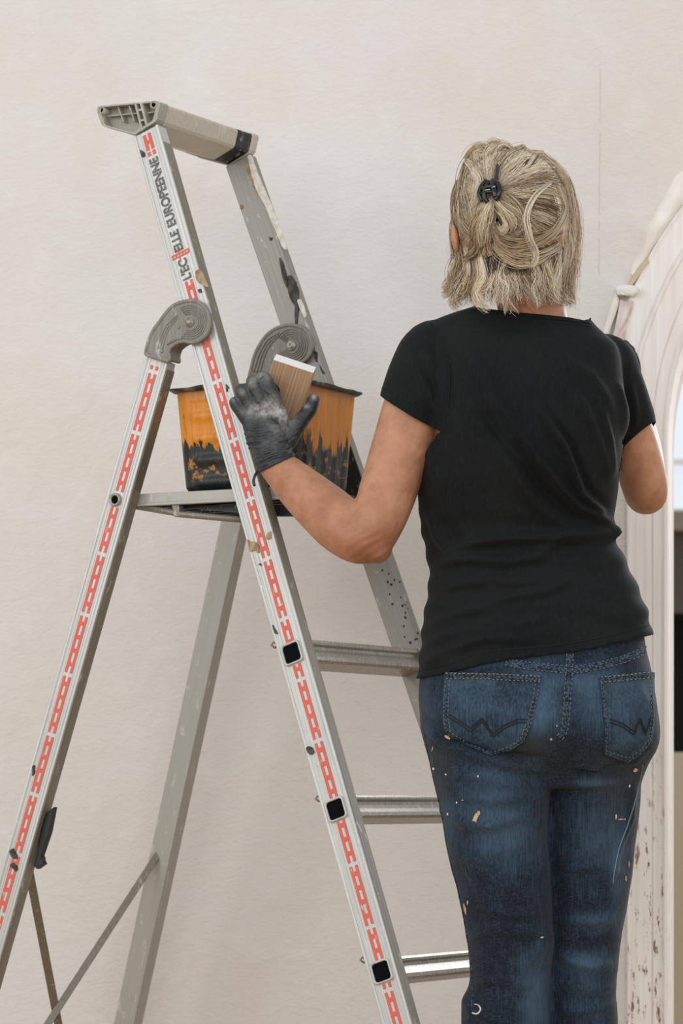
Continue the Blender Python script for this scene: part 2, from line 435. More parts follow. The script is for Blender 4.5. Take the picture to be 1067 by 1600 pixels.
bm = bmesh.new(); box(bm, -HWF, HWF, 0, TK, 0.02, ztf, None, 0.0022); box(bm, HWF - 0.004, HWF + 0.0005, -0.0015, 0.003, 0.02, ztf - 0.02, None, 0.001)
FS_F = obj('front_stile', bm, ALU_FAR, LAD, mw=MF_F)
ztr = zloc(MR_N, near, 245, 560)
bm = bmesh.new(); channel(bm, HWR, 0.02, ztr, 0, TK); groove_ribs(bm, HWR, 0.02, ztr - 0.002, 0); RL_N = obj('rear_leg', bm, ALU, LAD, mw=MR_N)
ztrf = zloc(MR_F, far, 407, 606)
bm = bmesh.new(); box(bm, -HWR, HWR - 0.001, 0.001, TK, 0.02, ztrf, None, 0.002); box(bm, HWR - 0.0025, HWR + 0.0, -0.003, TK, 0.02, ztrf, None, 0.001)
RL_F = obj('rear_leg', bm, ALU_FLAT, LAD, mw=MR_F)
for M, hw in ((MF_N, HWF), (MR_N, HWR), (MF_F, HWF), (MR_F, HWR)):
    bm = bmesh.new(); box(bm, -hw - 0.004, hw + 0.004, -0.004, TK + 0.004, 0.006, 0.06, None, 0.003); obj('foot', bm, BLACK, LAD, mw=M)
# shade side of the near members, painted as a thin darker strip
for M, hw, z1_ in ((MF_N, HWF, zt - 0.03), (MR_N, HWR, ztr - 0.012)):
    bm = bmesh.new(); box(bm, hw + 0.0001, hw + 0.0012, 0.003, TK - 0.0005, 0.06, z1_); obj('shaded_flange', bm, ALU_BROWN, LAD, mw=M)
# red measuring strip
def strip(M, parent, zref, z0, z1, skip=(), cx=0.0):
    bm = bmesh.new(); w, rl, per = 0.0146, 0.0047, 0.0985
    k0 = int((z0 - zref) / per) - 1
    def q(x0, x1, za, zb_):
        za, zb_ = max(za, z0), min(zb_, z1)
        if zb_ - za < 0.0008: return
        for s0, s1 in skip:
            if za < s1 and zb_ > s0:
                if za < s0: q(x0, x1, za, s0)
                if zb_ > s1: q(x0, x1, s1, zb_)
                return
        vs = [bm.verts.new((cx + a, -0.0008, b)) for a, b in ((x0, za), (x1, za), (x1, zb_), (x0, zb_))]; bm.faces.new(vs)
    for k in range(k0, k0 + 30):
        b = zref + k * per
        q(-w / 2, -w / 2 + rl, b + 0.003, b + per - 0.003); q(w / 2 - rl, w / 2, b + 0.003, b + per - 0.003)
        for f in (0.17, 0.395, 0.62, 0.845): q(-w / 2 + rl, w / 2 - rl, b + f * per - 0.0032, b + f * per + 0.0038)
    return obj('measuring_strip', bm, RED, parent, mw=M, kind='stuff')
PL = [(456, 1021), (525, 1265), (597, 1518)]
plz = [zloc(MF_N, near, *p) for p in PL]; plz.append(2 * plz[2] - plz[1])
hz_ = zloc(MF_N, near, 307, 503)
sk = [(z - 0.0185, z + 0.0185) for z in plz]
strip(MF_N, FS_N, zloc(MF_N, near, 417, 873), 0.07, zloc(MF_N, near, 296, 438), sk, 0.0015)
bm = bmesh.new()
zq = zloc(MF_N, near, 238, 242)
for xa_ in (-0.0075, 0.0020):
    for z0_, z1_ in ((0.0, 0.0065), (0.0095, 0.036)): box(bm, xa_, xa_ + 0.0055, -0.0010, -0.0002, zq + z0_, zq + z1_)
box(bm, -0.002, 0.002, -0.0009, -0.0002, zq + 0.020, zq + 0.0255)
obj('measuring_strip', bm, RED, FS_N, mw=MF_N, kind='stuff')
strip(MR_N, RL_N, zloc(MR_N, near, 160, 866), 0.07, ztr - 0.012, [(zloc(MR_N, near, 181, 781) - 0.011, zloc(MR_N, near, 181, 781) + 0.011)], 0.0)
# the small red emblem between the letters
ze = zloc(MF_N, near, 281, 398)
bm = bmesh.new()
for k in range(2): box(bm, -0.0155, 0.0155, -0.0010, -0.0002, ze - 0.0038 + k * 0.0052, ze - 0.0015 + k * 0.0052)
for k in range(6): box(bm, -0.015 + k * 0.006, -0.0125 + k * 0.006, -0.0009, -0.0002, ze - 0.0038, ze + 0.0037)
box(bm, -0.003, -0.0012, -0.0011, -0.0002, ze - 0.011, ze + 0.011)
obj('printed_emblem', bm, RED, FS_N, mw=MF_N)
def text(s, zstart, length, capx, parent, M, yy=-0.0009):
    cu = bpy.data.curves.new('lettering', 'FONT'); cu.body = s; cu.size = 1.0; cu.extrude = 0.0; cu.offset = 0.032
    o = bpy.data.objects.new('lettering', cu); COL.objects.link(o)
    dg = bpy.context.evaluated_depsgraph_get(); me = bpy.data.meshes.new_from_object(o.evaluated_get(dg)); bpy.data.objects.remove(o)
    xs = [v.co.x for v in me.vertices]; ys = [v.co.y for v in me.vertices]
    x0_, x1_, y0_, y1_ = min(xs), max(xs), min(ys), max(ys)
    for v in me.vertices:
        tx = (v.co.x - x0_) / (x1_ - x0_) * length; ty = ((v.co.y - y0_) / (y1_ - y0_) - 0.5) * capx
        v.co = Vector((-ty, yy, zstart + tx))
    o = link('lettering', me, INK); o.matrix_world = M; o.parent = parent; o.matrix_parent_inverse = world_of(parent).inverted()
    return o
za = zloc(MF_N, near, 292, 437); zb_ = zloc(MF_N, near, 284, 405); zc_ = zloc(MF_N, near, 279, 393); zd_ = zloc(MF_N, near, 272, 360)
ze_ = zloc(MF_N, near, 268, 354); zf_ = zloc(MF_N, near, 241, 246)
text("L'EC", za, zb_ - za, 0.0172, FS_N, MF_N); text("ELLE", zc_, zd_ - zc_, 0.0165, FS_N, MF_N); text("EUROPEENNE", ze_, zf_ - ze_, 0.0168, FS_N, MF_N)
rs = random.Random(5)
def smear(fn, poly, mat, name='paint_smear', off=-0.0026, jag=0.6, par=None):
    c = catmull([tuple(p) for p in poly] + [tuple(poly[0])], 4)[:-1]
    bm = bmesh.new(); pts = [fn(x + rs.uniform(-jag, jag), y + rs.uniform(-jag, jag), off) for x, y in c]
    prism(bm, pts, U * (0.0022)); return obj(name, bm, mat, par or LAD)
def mk_smear(name, c1, c2):
    t = NT(name, 0.6); t.base(t.mix(t.ramp(t.noise(90, 4), 0.4, 0.6), c1, c2)); return t.m
SB = mk_smear('black_paint_smear', srgb(34, 32, 30), srgb(74, 68, 60)); SO = mk_smear('ochre_scrape', srgb(138, 112, 72), srgb(168, 148, 112)); SW = mk_smear('cream_paint_smear', srgb(206, 198, 184), srgb(228, 224, 216))
smear(near, [(386, 842), (391, 846), (400, 847), (404, 856), (403, 863), (397, 860), (390, 861)], SO, 'ochre_scrape', par=FS_N)
smear(near, [(417, 833), (424, 830), (423, 840), (416, 842)], SO, 'ochre_scrape', par=FS_N)
smear(near, [(305, 424), (312, 421), (319, 432), (325, 447), (318, 446), (307, 438)], SO, 'torn_tape', -0.0032, par=FS_N)
for poly in ([(218, 234), (223, 236), (226, 241), (222, 245)], [(309, 452), (313, 451), (314, 456), (311, 457)], [(425, 976), (430, 984), (433, 990), (428, 988)], [(478, 1168), (484, 1166), (490, 1174), (486, 1179), (480, 1176)],
             [(403, 882), (406, 880), (407, 884)], [(352, 600), (356, 604), (354, 612)]): smear(near, poly, SB, par=FS_N)
for poly in ([(14, 1330), (20, 1326), (26, 1336), (26, 1342), (19, 1340)], [(15, 1353), (20, 1348), (27, 1356), (24, 1361), (19, 1356)], [(50, 1197), (54, 1196), (53, 1208), (50, 1212)]): smear(near, poly, SB, par=RL_N)
for poly in ([(436, 402), (441, 410), (447, 430), (452, 445), (447, 448), (440, 428)], [(447, 434), (455, 430), (464, 446), (467, 462), (464, 506), (461, 508), (460, 480), (453, 466), (449, 450)], [(491, 549), (496, 552), (495, 565), (492, 562)],
             [(498, 568), (504, 578), (507, 584), (503, 583)], [(420, 370), (425, 372), (422, 376)]): smear(far, poly, SB, par=FS_F, off=-0.0018)
for poly in ([(383, 258), (389, 256), (400, 290), (407, 303), (402, 303), (392, 285)], [(374, 320), (379, 321), (378, 326), (375, 327)]): smear(far, poly, SO, 'ochre_scrape', par=FS_F, off=-0.0018)
for poly in ([(386, 245), (392, 243), (402, 270), (414, 298), (432, 340), (447, 385), (440, 384), (426, 350), (412, 318), (402, 300), (394, 275)], [(464, 470), (470, 468), (478, 492), (474, 494)]): smear(far, poly, SW, par=FS_F, off=-0.0022)
for k in range(26):
    t_ = rs.random(); x0_ = 585 + 62 * t_ + rs.uniform(2, 30); y0_ = 885 + 160 * t_; r_ = rs.uniform(0.7, 2.0); smear(far, [(x0_ - r_, y0_), (x0_, y0_ - r_), (x0_ + r_, y0_), (x0_, y0_ + r_ * 1.6)], SB, 'paint_speck', par=FS_F, off=-0.0014, jag=0.2)
# rungs, turned with the stiles, with a grooved front
zsF = [zloc(MF_F, far, *p) for p in ((639, 1025), (0, 0))]
inv = MF_F.inverted()
for i, z in enumerate(plz):
    A = MF_N @ Vector((0, TK, z)); hz2 = A.z
    # far end: same height on the far stile
    zf = (hz2 - MF_F.translation.z) / MF_F.to_3x3()[2][2]; B = MF_F @ Vector((0.0, 0, zf))
    xa = MF_N.to_3x3() @ Vector((1, 0, 0)); zz = MF_N.to_3x3() @ Vector((0, 0, 1))
    pf = [(-0.018, -0.017), (-0.018, 0.017), (0.0155, 0.0175), (0.0195, 0.0175), (0.0205, 0.0135), (0.0195, 0.0105), (0.0145, 0.0085), (0.0135, 0.004), (0.0165, -0.003),
          (0.0185, -0.009), (0.018, -0.0145), (0.0135, -0.0175)]
    bm = bmesh.new(); prism(bm, [A + xa * a + zz * b for a, b in pf], B - A, 0.0006)
    rg = obj('rung', bm, ALU_DIRTY, LAD)
    # square hollow end plug on the outer face
    bm = bmesh.new()
    def rsq(h, r, n=5):
        o_ = []
        for (cx, cz, a0_) in ((h - r, h - r, 0), (-h + r, h - r, 90), (-h + r, -h + r, 180), (h - r, -h + r, 270)):
            for k in range(n): a = math.radians(a0_ + 90 * k / (n - 1)); o_.append((cx + r * math.cos(a), cz + r * math.sin(a)))
        return o_
    loops = []
    for h, yv in ((0.0168, 0.0), (0.0168, -0.004), (0.0155, -0.005), (0.0143, -0.0045), (0.0138, 0.001)):
        loops.append([bm.verts.new((a, yv, b * 1.0 + z)) for a, b in rsq(h, 0.005)])
    for l0, l1 in zip(loops, loops[1:]):
        for k in range(len(l0)): bm.faces.new((l0[k], l0[(k + 1) % len(l0)], l1[(k + 1) % len(l0)], l1[k]))
    pg = obj('end_plug', bm, ALU, rg, True, mw=MF_N)
    bm = bmesh.new(); bm.faces.new([bm.verts.new((a, -0.0014, b + z)) for a, b in rsq(0.0140, 0.004)]); obj('plug_hollow', bm, HOLE, rg, mw=MF_N)
# little bent clips behind the stile
for (x, y) in ((428, 1007), (497, 1247), (567, 1499)):
    bm = bmesh.new(); tube(bm, [near(x + 4, y - 2, 0.01), near(x - 1, y - 3, 0.008), near(x - 4, y + 1, 0.006), near(x + 1, y + 5, 0.008), near(x + 6, y + 3, 0.012)], 0.0018, 6); obj('bent_clip', bm, ALU_BROWN, LAD, True)
# nozzle-like bolt on the near rear leg
cB = near(181, 781)
bm = bmesh.new()
def ringlathe(bm, c, prof_, seg=28, ax=U, right=FR):
    prev = None
    for r, h in prof_:
        ring = [bm.verts.new(c + right * (r * math.cos(2 * math.pi * k / seg)) + ZV * (r * math.sin(2 * math.pi * k / seg)) - ax * h) for k in range(seg)]
        if prev:
            for k in range(seg): bm.faces.new((prev[k], prev[(k + 1) % seg], ring[(k + 1) % seg], ring[k]))
        prev = ring
    return prev
ringlathe(bm, cB, [(0.0105, 0), (0.0105, 0.004), (0.0092, 0.0055), (0.0075, 0.0055), (0.0062, 0.003)])
obj('bolt_collar', bm, ALU_DIRTY, LAD, True)
bm = bmesh.new(); rr = ringlathe(bm, cB, [(0.0067, 0.003), (0.0002, 0.0029)]); obj('bolt_hollow', bm, HOLE, LAD)
# platform
pA, pB = near(214, 778, 0.028), near(470, 778, 0.028)
zp = P(0, 768, 4.99).z
pw = 0.255
def plat(bm, a, b, u0, u1, z0, z1, bev=0.0):
    p = [a + U * u0, b + U * u0, b + U * u1, a + U * u1]
    prism(bm, [Vector((q.x, q.y, z0)) for q in p], Vector((0, 0, z1 - z0)), bev)
PLT = None
bm = bmesh.new(); plat(bm, pA, pB, 0, 0.004, zp - 0.020, zp, 0.0008); plat(bm, pA, pB, -0.002, 0.003, zp - 0.0195, zp - 0.015, 0.0008)
RAILP = obj('platform_rail', bm, ALU_FLAT, LAD)
bm = bmesh.new(); plat(bm, pA, pB, pw - 0.004, pw, zp - 0.020, zp, 0.0008); obj('platform_rail', bm, ALU_FLAT, LAD)
bm = bmesh.new(); plat(bm, pA, pB, 0.004, pw - 0.004, zp - 0.006, zp - 0.001)
n = 7
for k in range(n):
    q = 0.012 + (pw - 0.03) * k / (n - 1); plat(bm, pA, pB, q, q + 0.006, zp - 0.018, zp - 0.006)
obj('platform_deck', bm, BLACKP, LAD)
bm = bmesh.new()
tube(bm, [near(212, 791, 0.035), near(272, 801, 0.035), near(276, 803, 0.035), near(380, 812, 0.035)], 0.0052, 10, flat_=(FR, 1))
obj('platform_stay', bm, ALU_BROWN, LAD, True)
bm = bmesh.new(); prism(bm, [near(x, y, 0.030) for x, y in ((268, 789), (279, 789), (281, 807), (272, 806))], U * 0.014, 0.001); obj('stay_clip', bm, ALU_BROWN, LAD)
bm = bmesh.new(); prism(bm, [near(x, y, 0.05) for x, y in ((270, 789), (470, 789), (470, 806), (420, 806), (385, 802), (300, 794))], U * 0.02); obj('dark_recess_strip', bm, BLACKP, LAD)  # dark strip filling the recess under the platform
bm = bmesh.new(); prism(bm, [far(x, y, -0.004) for x, y in ((546, 694), (566, 752), (572, 800), (510, 800), (522, 690))], U * 0.0035); obj('dark_side_plate', bm, BLACKP, LAD)  # dark plate on the inner face of the far stile
# diagonal braces between the rear legs
def bar(a, b, w, t, mat, name):
    d = (b - a).normalized(); n_ = Vector((0, 1, 0)); s_ = d.cross(n_).normalized(); n_ = s_.cross(d)
    bm = bmesh.new(); q = [a - s_ * w / 2 - n_ * t / 2, b - s_ * w / 2 - n_ * t / 2, b + s_ * w / 2 - n_ * t / 2, a + s_ * w / 2 - n_ * t / 2]
    prism(bm, q, n_ * t, 0.0008); return obj(name, bm, mat, LAD)
zbr = 0.628
a1_ = MR_F @ Vector((-0.006, 0.004, zloc(MR_F, far, 247, 1335))); b1_ = MR_N @ Vector((0.006, TK, 0.09))
bar(a1_, b1_, 0.012, 0.004, ALU_BROWN, 'brace')
a2_ = MR_N @ Vector((-0.010, TK + 0.006, zloc(MR_N, near, 40, 1330))); b2_ = MR_F @ Vector((-0.012, 0.0, 0.09))
bar(a2_, b2_, 0.0135, 0.004, ALU_BROWN, 'brace')
# black clip and loose wire on the near rear leg
bm = bmesh.new(); prism(bm, [near(x, y, 0.012) for x, y in ((70, 1272), (83.5, 1261), (76, 1300), (62, 1338), (68, 1350), (57, 1358), (52, 1352), (58, 1330), (64, 1290))], U * 0.012, 0.0008)
obj('black_clip', bm, BLACK, LAD)
bm = bmesh.new(); tube(bm, [near(x, y, 0.016) for x, y in catmull([(62, 1351), (69, 1348), (70.5, 1341), (68, 1337), (67.5, 1341)], 4)], 0.0009, 6); obj('wire_hook', bm, BLACK, LAD, True)

# hinges
def hinge(fn, out_sign, outline, centre, r0, mat, depth, wall_front, name='hinge'):
    off = -0.012 if out_sign < 0 else -0.010
    pts = [fn(x, y, off) for x, y in catmull(outline + [outline[0]], 4)[:-1]]
    bm = bmesh.new(); prism(bm, pts, U * depth, 0.0012); h = obj(name, bm, mat, LAD)
    bm = bmesh.new(); tube(bm, [p + U * 0.001 for p in pts], 0.0032, 8, closed=True); obj('rim', bm, mat, h, True)
    return h
OUT_N = [(227, 552), (233, 530), (240, 515), (249, 503), (259, 489), (270, 478), (284, 472), (301, 470), (312.5, 474), (322, 484), (327, 497), (327, 510), (322, 522), (312, 531), (300, 535),
         (288, 533), (278, 534.5), (268, 541), (263, 549), (262, 564)]
HN = hinge(near, -1, OUT_N, (297, 503), 20, GREYP, 0.036, True)
def arc(fn, c, r, a0, a1, off, n=26):
    return [fn(c[0] + r * math.cos(math.radians(a0 + (a1 - a0) * k / n)) * 0.93, c[1] - r * math.sin(math.radians(a0 + (a1 - a0) * k / n)), off) for k in range(n + 1)]
for r in (13, 16, 19, 22.5, 26):
    bm = bmesh.new(); p = arc(near, (297, 503), r, 128, -112, -0.0125)
    if r > 14:
        s = (r - 13) * 0.5
        p += [near(x, y, -0.0125) for x, y in ((281 - s * 1.2 + 3, 524 + s * 0.8 + 1), (268 - s * 1.0, 532 + s), (258 - s * .6, 548))][:2]
    tube(bm, p, 0.0011, 6); obj('ridge', bm, GREYP, HN, True)
for r in (0, 4.5, 9):
    bm = bmesh.new(); tube(bm, [near(x, y, -0.0122) for x, y in catmull([(277, 492 + r * .6), (262 + r * .5, 506 + r * .5), (252 + r * .8, 525), (246 + r * .9, 545)], 5)], 0.0010, 6); obj('ridge', bm, GREYP, HN, True)
bm = bmesh.new(); ringlathe(bm, near(297, 504, -0.012), [(0.0075, 0), (0.0075, 0.002), (0.005, 0.003), (0.0045, 0.006), (0.0025, 0.008), (0.0001, 0.0082)]); obj('bolt', bm, ALU_DIRTY, HN, True)
for (x, y, r) in ((279, 511, 0.0028), (253, 549, 0.0026)):
    bm = bmesh.new(); ringlathe(bm, near(x, y, -0.012), [(r, 0), (r, 0.001), (r * .6, 0.0016), (0.0001, 0.0016)], 16); obj('rivet', bm, GREYP, HN, True)
bm = bmesh.new(); prism(bm, [near(x, y, -0.0145) for x, y in ((226.5, 551), (263, 560), (262.5, 566), (226, 556))], U * 0.01, 0.0008); obj('collar', bm, GREYP, HN)
OUT_F = [(388, 606), (389, 590), (392, 576), (400, 549), (416, 524), (434, 512), (452, 508), (469, 511), (481, 521), (487, 538), (483, 554), (472, 565), (455, 572), (440, 580), (430, 594), (427, 610)]
HF = hinge(far, 1, OUT_F, (455, 539.5), 20, GREYP, 0.018, True)
for r in (12, 15, 18.5, 22, 26):
    bm = bmesh.new(); tube(bm, arc(far, (455.5, 540), r, 150, -150, -0.0112), 0.0010, 6); obj('ridge', bm, GREYP, HF, True)
for r in (0, 5, 10):
    bm = bmesh.new(); tube(bm, [far(x, y, -0.0110) for x, y in catmull([(436, 520 + r * .5), (419 + r * .5, 530 + r * .6), (405 + r * .8, 553 + r * .3), (396 + r, 582)], 5)], 0.0012, 6); obj('ridge', bm, GREYP, HF, True)
bm = bmesh.new(); ringlathe(bm, far(455.5, 540, -0.010), [(0.0085, 0), (0.0085, 0.002), (0.0065, 0.0032), (0.005, 0.0032), (0.005, 0.006), (0.0028, 0.006), (0.0024, 0.003), (0.0001, 0.003)]); obj('bolt', bm, ALU_DIRTY, HF, True)

# top handle bar
CAPO = [(152.5, 171), (154, 167), (158, 165.5), (243, 158), (248, 159.5), (249, 163), (244, 186), (241, 190.5), (211, 209.5), (207, 209), (163, 197.5), (159, 194), (153, 176)]
HAND = None
A0 = [near(x, y, -0.001) for x, y in CAPO]
ctr = sum(A0, Vector()) / len(A0)
tot = (far(384, 230) - near(249, 180)).length + 0.018
# bar follows the direction from the near stile top to the far stile top
DB = (MF_F @ Vector((0, 0, ztf)) - MF_N @ Vector((0, 0, zt))); DB = Vector((DB.x, DB.y, 0)); Ltot = DB.length + 0.024; DB.normalize()
def sect(s, scale=1.0):
    return [ctr + (p - ctr) * scale + DB * s for p in A0]
bm = bmesh.new(); prism(bm, sect(0.022, 0.985), DB * (Ltot - 0.022 - 0.06), 0.0015); HAND = obj('handle_bar', bm, BEIGE, LAD)
bm = bmesh.new(); prism(bm, sect(Ltot - 0.06, 1.0), DB * 0.042, 0.0012); obj('black_band', bm, BLACKP, HAND)
bm = bmesh.new(); prism(bm, sect(Ltot - 0.0178, 1.05), DB * 0.018, 0.003); obj('end_cap', bm, BEIGE, HAND)
def shell(bm, s0, s1, sc_o, sc_i):
    o0, o1, i0, i1 = [[bm.verts.new(p) for p in sect(s, c)] for s, c in ((s0, sc_o), (s1, sc_o), (s0, sc_i), (s1, sc_i))]
    n = len(o0)
    for k in range(n):
        j = (k + 1) % n
        bm.faces.new((o0[k], o0[j], o1[j], o1[k])); bm.faces.new((i0[k], i1[k], i1[j], i0[j])); bm.faces.new((o0[k], i0[k], i0[j], o0[j]))
bm = bmesh.new(); shell(bm, 0.0, 0.024, 1.02, 0.90)
CAPM = mk_alu('dusty_grey_cap', srgb(150, 146, 132), srgb(172, 168, 155), 0.2, 0.0, 0.55, 0.2)
def ribpx(bm, quad, s0=0.001, s1=0.022): prism(bm, [near(x, y, -0.001) + DB * s0 for x, y in quad], DB * (s1 - s0))
bm3 = bmesh.new()
ribpx(bm3, ((180, 166), (182, 166), (190, 188), (189, 190)), 0.006)
ribpx(bm3, ((197, 164), (199, 164), (207, 187), (206, 189)), 0.006)
ribpx(bm3, ((163, 179), (212, 174.5), (212, 176), (164, 180.5)), 0.008)
ribpx(bm3, ((227, 174.5), (240, 172.5), (240, 174), (228, 176)), 0.006)
cap = obj('end_frame', bm, CAPM, HAND)
obj('rib', bm3, CAPM, HAND)
bm = bmesh.new()
for qd in (((210, 163), (213.3, 162.6), (223.5, 203), (221, 205)), ((218.8, 162), (222.5, 161.6), (231, 196), (228, 199))): ribpx(bm, qd, -0.0005)
for yy_ in (171, 187): 
    sh = (yy_ - 163) * 0.235; ribpx(bm, ((211 + sh, yy_), (221 + sh, yy_ - 1.5), (222 + sh, yy_ + 1), (212 + sh, yy_ + 3.5)), -0.0003)
obj('slotted_web', bm, CAPM, HAND)
bm = bmesh.new(); prism(bm, [ctr + (p - ctr) * 0.92 + DB * 0.020 for p in A0], DB * 0.001); obj('cap_back', bm, CAPM, HAND)
for (x, y) in ((158, 172), (240, 163.5)):
    bm = bmesh.new(); ringlathe(bm, near(x, y, -0.001), [(0.0062, -0.02), (0.0062, 0.001), (0.0042, 0.001), (0.0038, -0.001)], 20); obj('boss', bm, CAPM, HAND, True)
    bm = bmesh.new(); ringlathe(bm, near(x, y, -0.001), [(0.0041, -0.0008), (0.0001, -0.0008)], 20); obj('boss_hollow', bm, HOLE, HAND)

# ------------------------------------------------------------------ bucket on the platform
BK = thing('bucket', 'orange-stained black rectangular plastic bucket on the ladder platform', 'bucket', (0, 0, 0))
bA = near(268, 600, 0.034); bB = near(476, 597, 0.034)
zt_b = P(0, 602, 4.97).z; zb_b = zp + 0.001
LU = 0.182
O_ = Vector((bA.x, bA.y, 0)); LV = (Vector((bB.x, bB.y, 0)) - O_).length
BK.location = O_ + FR * LV / 2 + U * LU / 2 + Vector((0, 0, zb_b))
def bpt(a, b, z): return O_ + FR * a + U * b + Vector((0, 0, z))
def rrect(inset, rad, n=7):
    L0, L1, U0, U1 = inset, LV - inset, inset, LU - inset; o_ = []
    for (cx, cy, a0_) in ((L1 - rad, U1 - rad, 0), (L0 + rad, U1 - rad, 90), (L0 + rad, U0 + rad, 180), (L1 - rad, U0 + rad, 270)):
        for k in range(n): a = math.radians(a0_ + 90 * k / (n - 1)); o_.append((cx + rad * math.cos(a), cy + rad * math.sin(a)))
    return o_
def subdiv_loop(o_, m=0.006):
    r = []
    for i in range(len(o_)):
        a, b = o_[i], o_[(i + 1) % len(o_)]; n = max(1, int(math.hypot(a[0] - b[0], a[1] - b[1]) / m))
        for k in range(n): r.append((a[0] + (b[0] - a[0]) * k / n, a[1] + (b[1] - a[1]) * k / n))
    return r
bm = bmesh.new()
NZ = 46; H = zt_b - zb_b; base = subdiv_loop(rrect(0.0, 0.022), 0.004); nb = len(base)
cx_, cy_ = LV / 2, LU / 2
def bucket_loop(f, shr=0.0):
    taper = 0.012 * (1 - f) + (0.006 * (1 - min(1, f / 0.06)) ** 2) + shr; o_ = []
    for (a, b) in base:
        sx = (LV / 2 - taper) / (LV / 2); sy = (LU / 2 - taper) / (LU / 2)
        x, y = cx_ + (a - cx_) * sx, cy_ + (b - cy_) * sy
        # moulded horizontal ribs on the broad near side, vertical flutes on the end
        if b < 0.004 and 0.028 < a < 0.11:
            w_ = min(1, (a - 0.028) / 0.008, (0.11 - a) / 0.008)
            y -= 0.0035 * w_ * max(0, math.sin((f - 0.04) * 2 * math.pi / 0.21)) ** 0.7 * (1 if f < 0.9 else 0)
        if a > LV - 0.004 and f < 0.93: x += 0.0022 * max(0, math.sin(b / 0.018 * math.pi)) * min(1, (0.93 - f) / 0.05)
        o_.append((x, y))
    return o_
prev = None
for side in (0, 1):
    rng = range(NZ + 1) if side == 0 else range(NZ, -1, -6)
    for k in rng:
        f = k / NZ; o_ = bucket_loop(f, 0.003 * side)
        ring = [bm.verts.new(bpt(a, b, zb_b + H * f - (0.001 if side else 0) + (0.003 if side and k == 0 else 0))) for a, b in o_]
        if prev:
            for i in range(nb): bm.faces.new((prev[i], prev[(i + 1) % nb], ring[(i + 1) % nb], ring[i]))
        else: bm.faces.new(ring[::-1])
        prev = ring
bm.faces.new(prev)
def mk_bucket():
    t = NT('orange_paint_over_black_plastic', 0.42, spec=0.5)
    hz = t.n('ShaderNodeSeparateXYZ'); t.l(t.coord(), hz.inputs[0])
    h = t.math('DIVIDE', t.math('SUBTRACT', hz.outputs[2], zb_b), H)
    drip = t.noise(1.0, 5, 0.65, t.coord(scale=(75, 75, 11)))
    edge = t.math('ADD', h, t.math('MULTIPLY', t.math('SUBTRACT', drip, 0.5), 0.75))
    org = t.ramp(edge, 0.43, 0.47)
    streak = t.noise(1.0, 5, 0.7, t.coord(scale=(110, 110, 7), loc=(3, 3, 3)))
    oc = t.mix(t.ramp(streak, 0.3, 0.7), srgb(200, 116, 26), srgb(226, 150, 44))
    oc = t.mix(t.math('MULTIPLY', t.ramp(t.noise(1.0, 5, 0.7, t.coord(scale=(60, 60, 22), loc=(8, 1, 2))), 0.58, 0.68), 0.75), oc, srgb(104, 60, 16))
    top = t.ramp(h, 0.88, 1.0)
    oc = t.mix(t.math('MULTIPLY', top, 0.75), oc, srgb(78, 62, 34))
    bc = t.mix(t.ramp(t.noise(28, 4), 0.45, 0.62), srgb(24, 30, 30), srgb(46, 46, 38))
    patch = t.ramp(t.noise(1.0, 5, 0.68, t.coord(scale=(42, 42, 60), loc=(5, 9, 4))), 0.56, 0.6)
    mid = t.math('MULTIPLY', t.ramp(h, 0.08, 0.16), t.ramp(h, 0.30, 0.36, (1, 1, 1, 1), (0, 0, 0, 1)))
    bc = t.mix(t.math('MULTIPLY', patch, mid), bc, srgb(168, 116, 30))
    t.base(t.mix(org, bc, oc))
    nn = t.bump(drip, 0.35, 0.004); t.bump(streak, 0.3, 0.003, nn)
    return t.m
obj('tub', bm, mk_bucket(), BK, True)
bm = bmesh.new(); prev = None
lip = [(0.0, -0.004), (0.005, -0.005), (0.009, -0.002), (0.009, 0.0), (0.0, 0.0015), (-0.003, -0.001)]
for j, (dr, dz_) in enumerate(lip + [lip[0]]):
    ring = []
    for i, (a, b) in enumerate(base):
        nx, ny = a - cx_, b - cy_
        sx = (LV / 2 + dr) / (LV / 2); sy = (LU / 2 + dr) / (LU / 2); wv = 0.0014 * noise.noise(Vector((a * 55, b * 55, 3)))
        pt = bpt(cx_ + nx * sx, cy_ + ny * sy, zt_b + dz_ + wv + (0.0035 * max(0, noise.noise(Vector((a * 24, b * 24, 9)))) if j > 1 else 0))
        ring.append(bm.verts.new(pt))
    if prev:
        for i in range(nb): bm.faces.new((prev[i], prev[(i + 1) % nb], ring[(i + 1) % nb], ring[i]))
    prev = ring
def mk_rim():
    t = NT('grimy_black_rim', 0.5); t.base(t.mix(t.ramp(t.noise(60, 4), 0.5, 0.6), srgb(48, 45, 38), srgb(110, 100, 80))); return t.m
obj('rim', bm, mk_rim(), BK, True)

# ------------------------------------------------------------------ person
YB = 4.76
PER = thing('person', 'person seen from behind, ash blond hair, black T-shirt and paint-flecked jeans, beside the ladder', 'person', (0.30, 4.80, 0))
def mk_skin():
    t = NT('skin', 0.5, spec=0.4)
    a = t.noise(14, 5, 0.65); b = t.noise(160, 3); e = t.noise(40, 4)
    c = t.mix(t.ramp(a, 0.35, 0.66), srgb(166, 114, 84), srgb(194, 144, 112))
    c = t.mix(t.math('MULTIPLY', t.ramp(e, 0.5, 0.7), 0.5), c, srgb(150, 94, 66))
    c = t.mix(t.math('MULTIPLY', t.attr('elbow'), 0.6), c, srgb(128, 76, 54))
    t.base(c); t.b.inputs['Subsurface Weight'].default_value = 0.12; t.b.inputs['Subsurface Radius'].default_value = (0.012, 0.005, 0.003)
    t.b.inputs['Subsurface Scale'].default_value = 0.6
    n1 = t.bump(b, 0.28, 0.0012); t.bump(t.noise(1, 4, 0.6, t.coord(scale=(70, 70, 160))), 0.22, 0.002, n1)
    return t.m
SKIN = mk_skin()
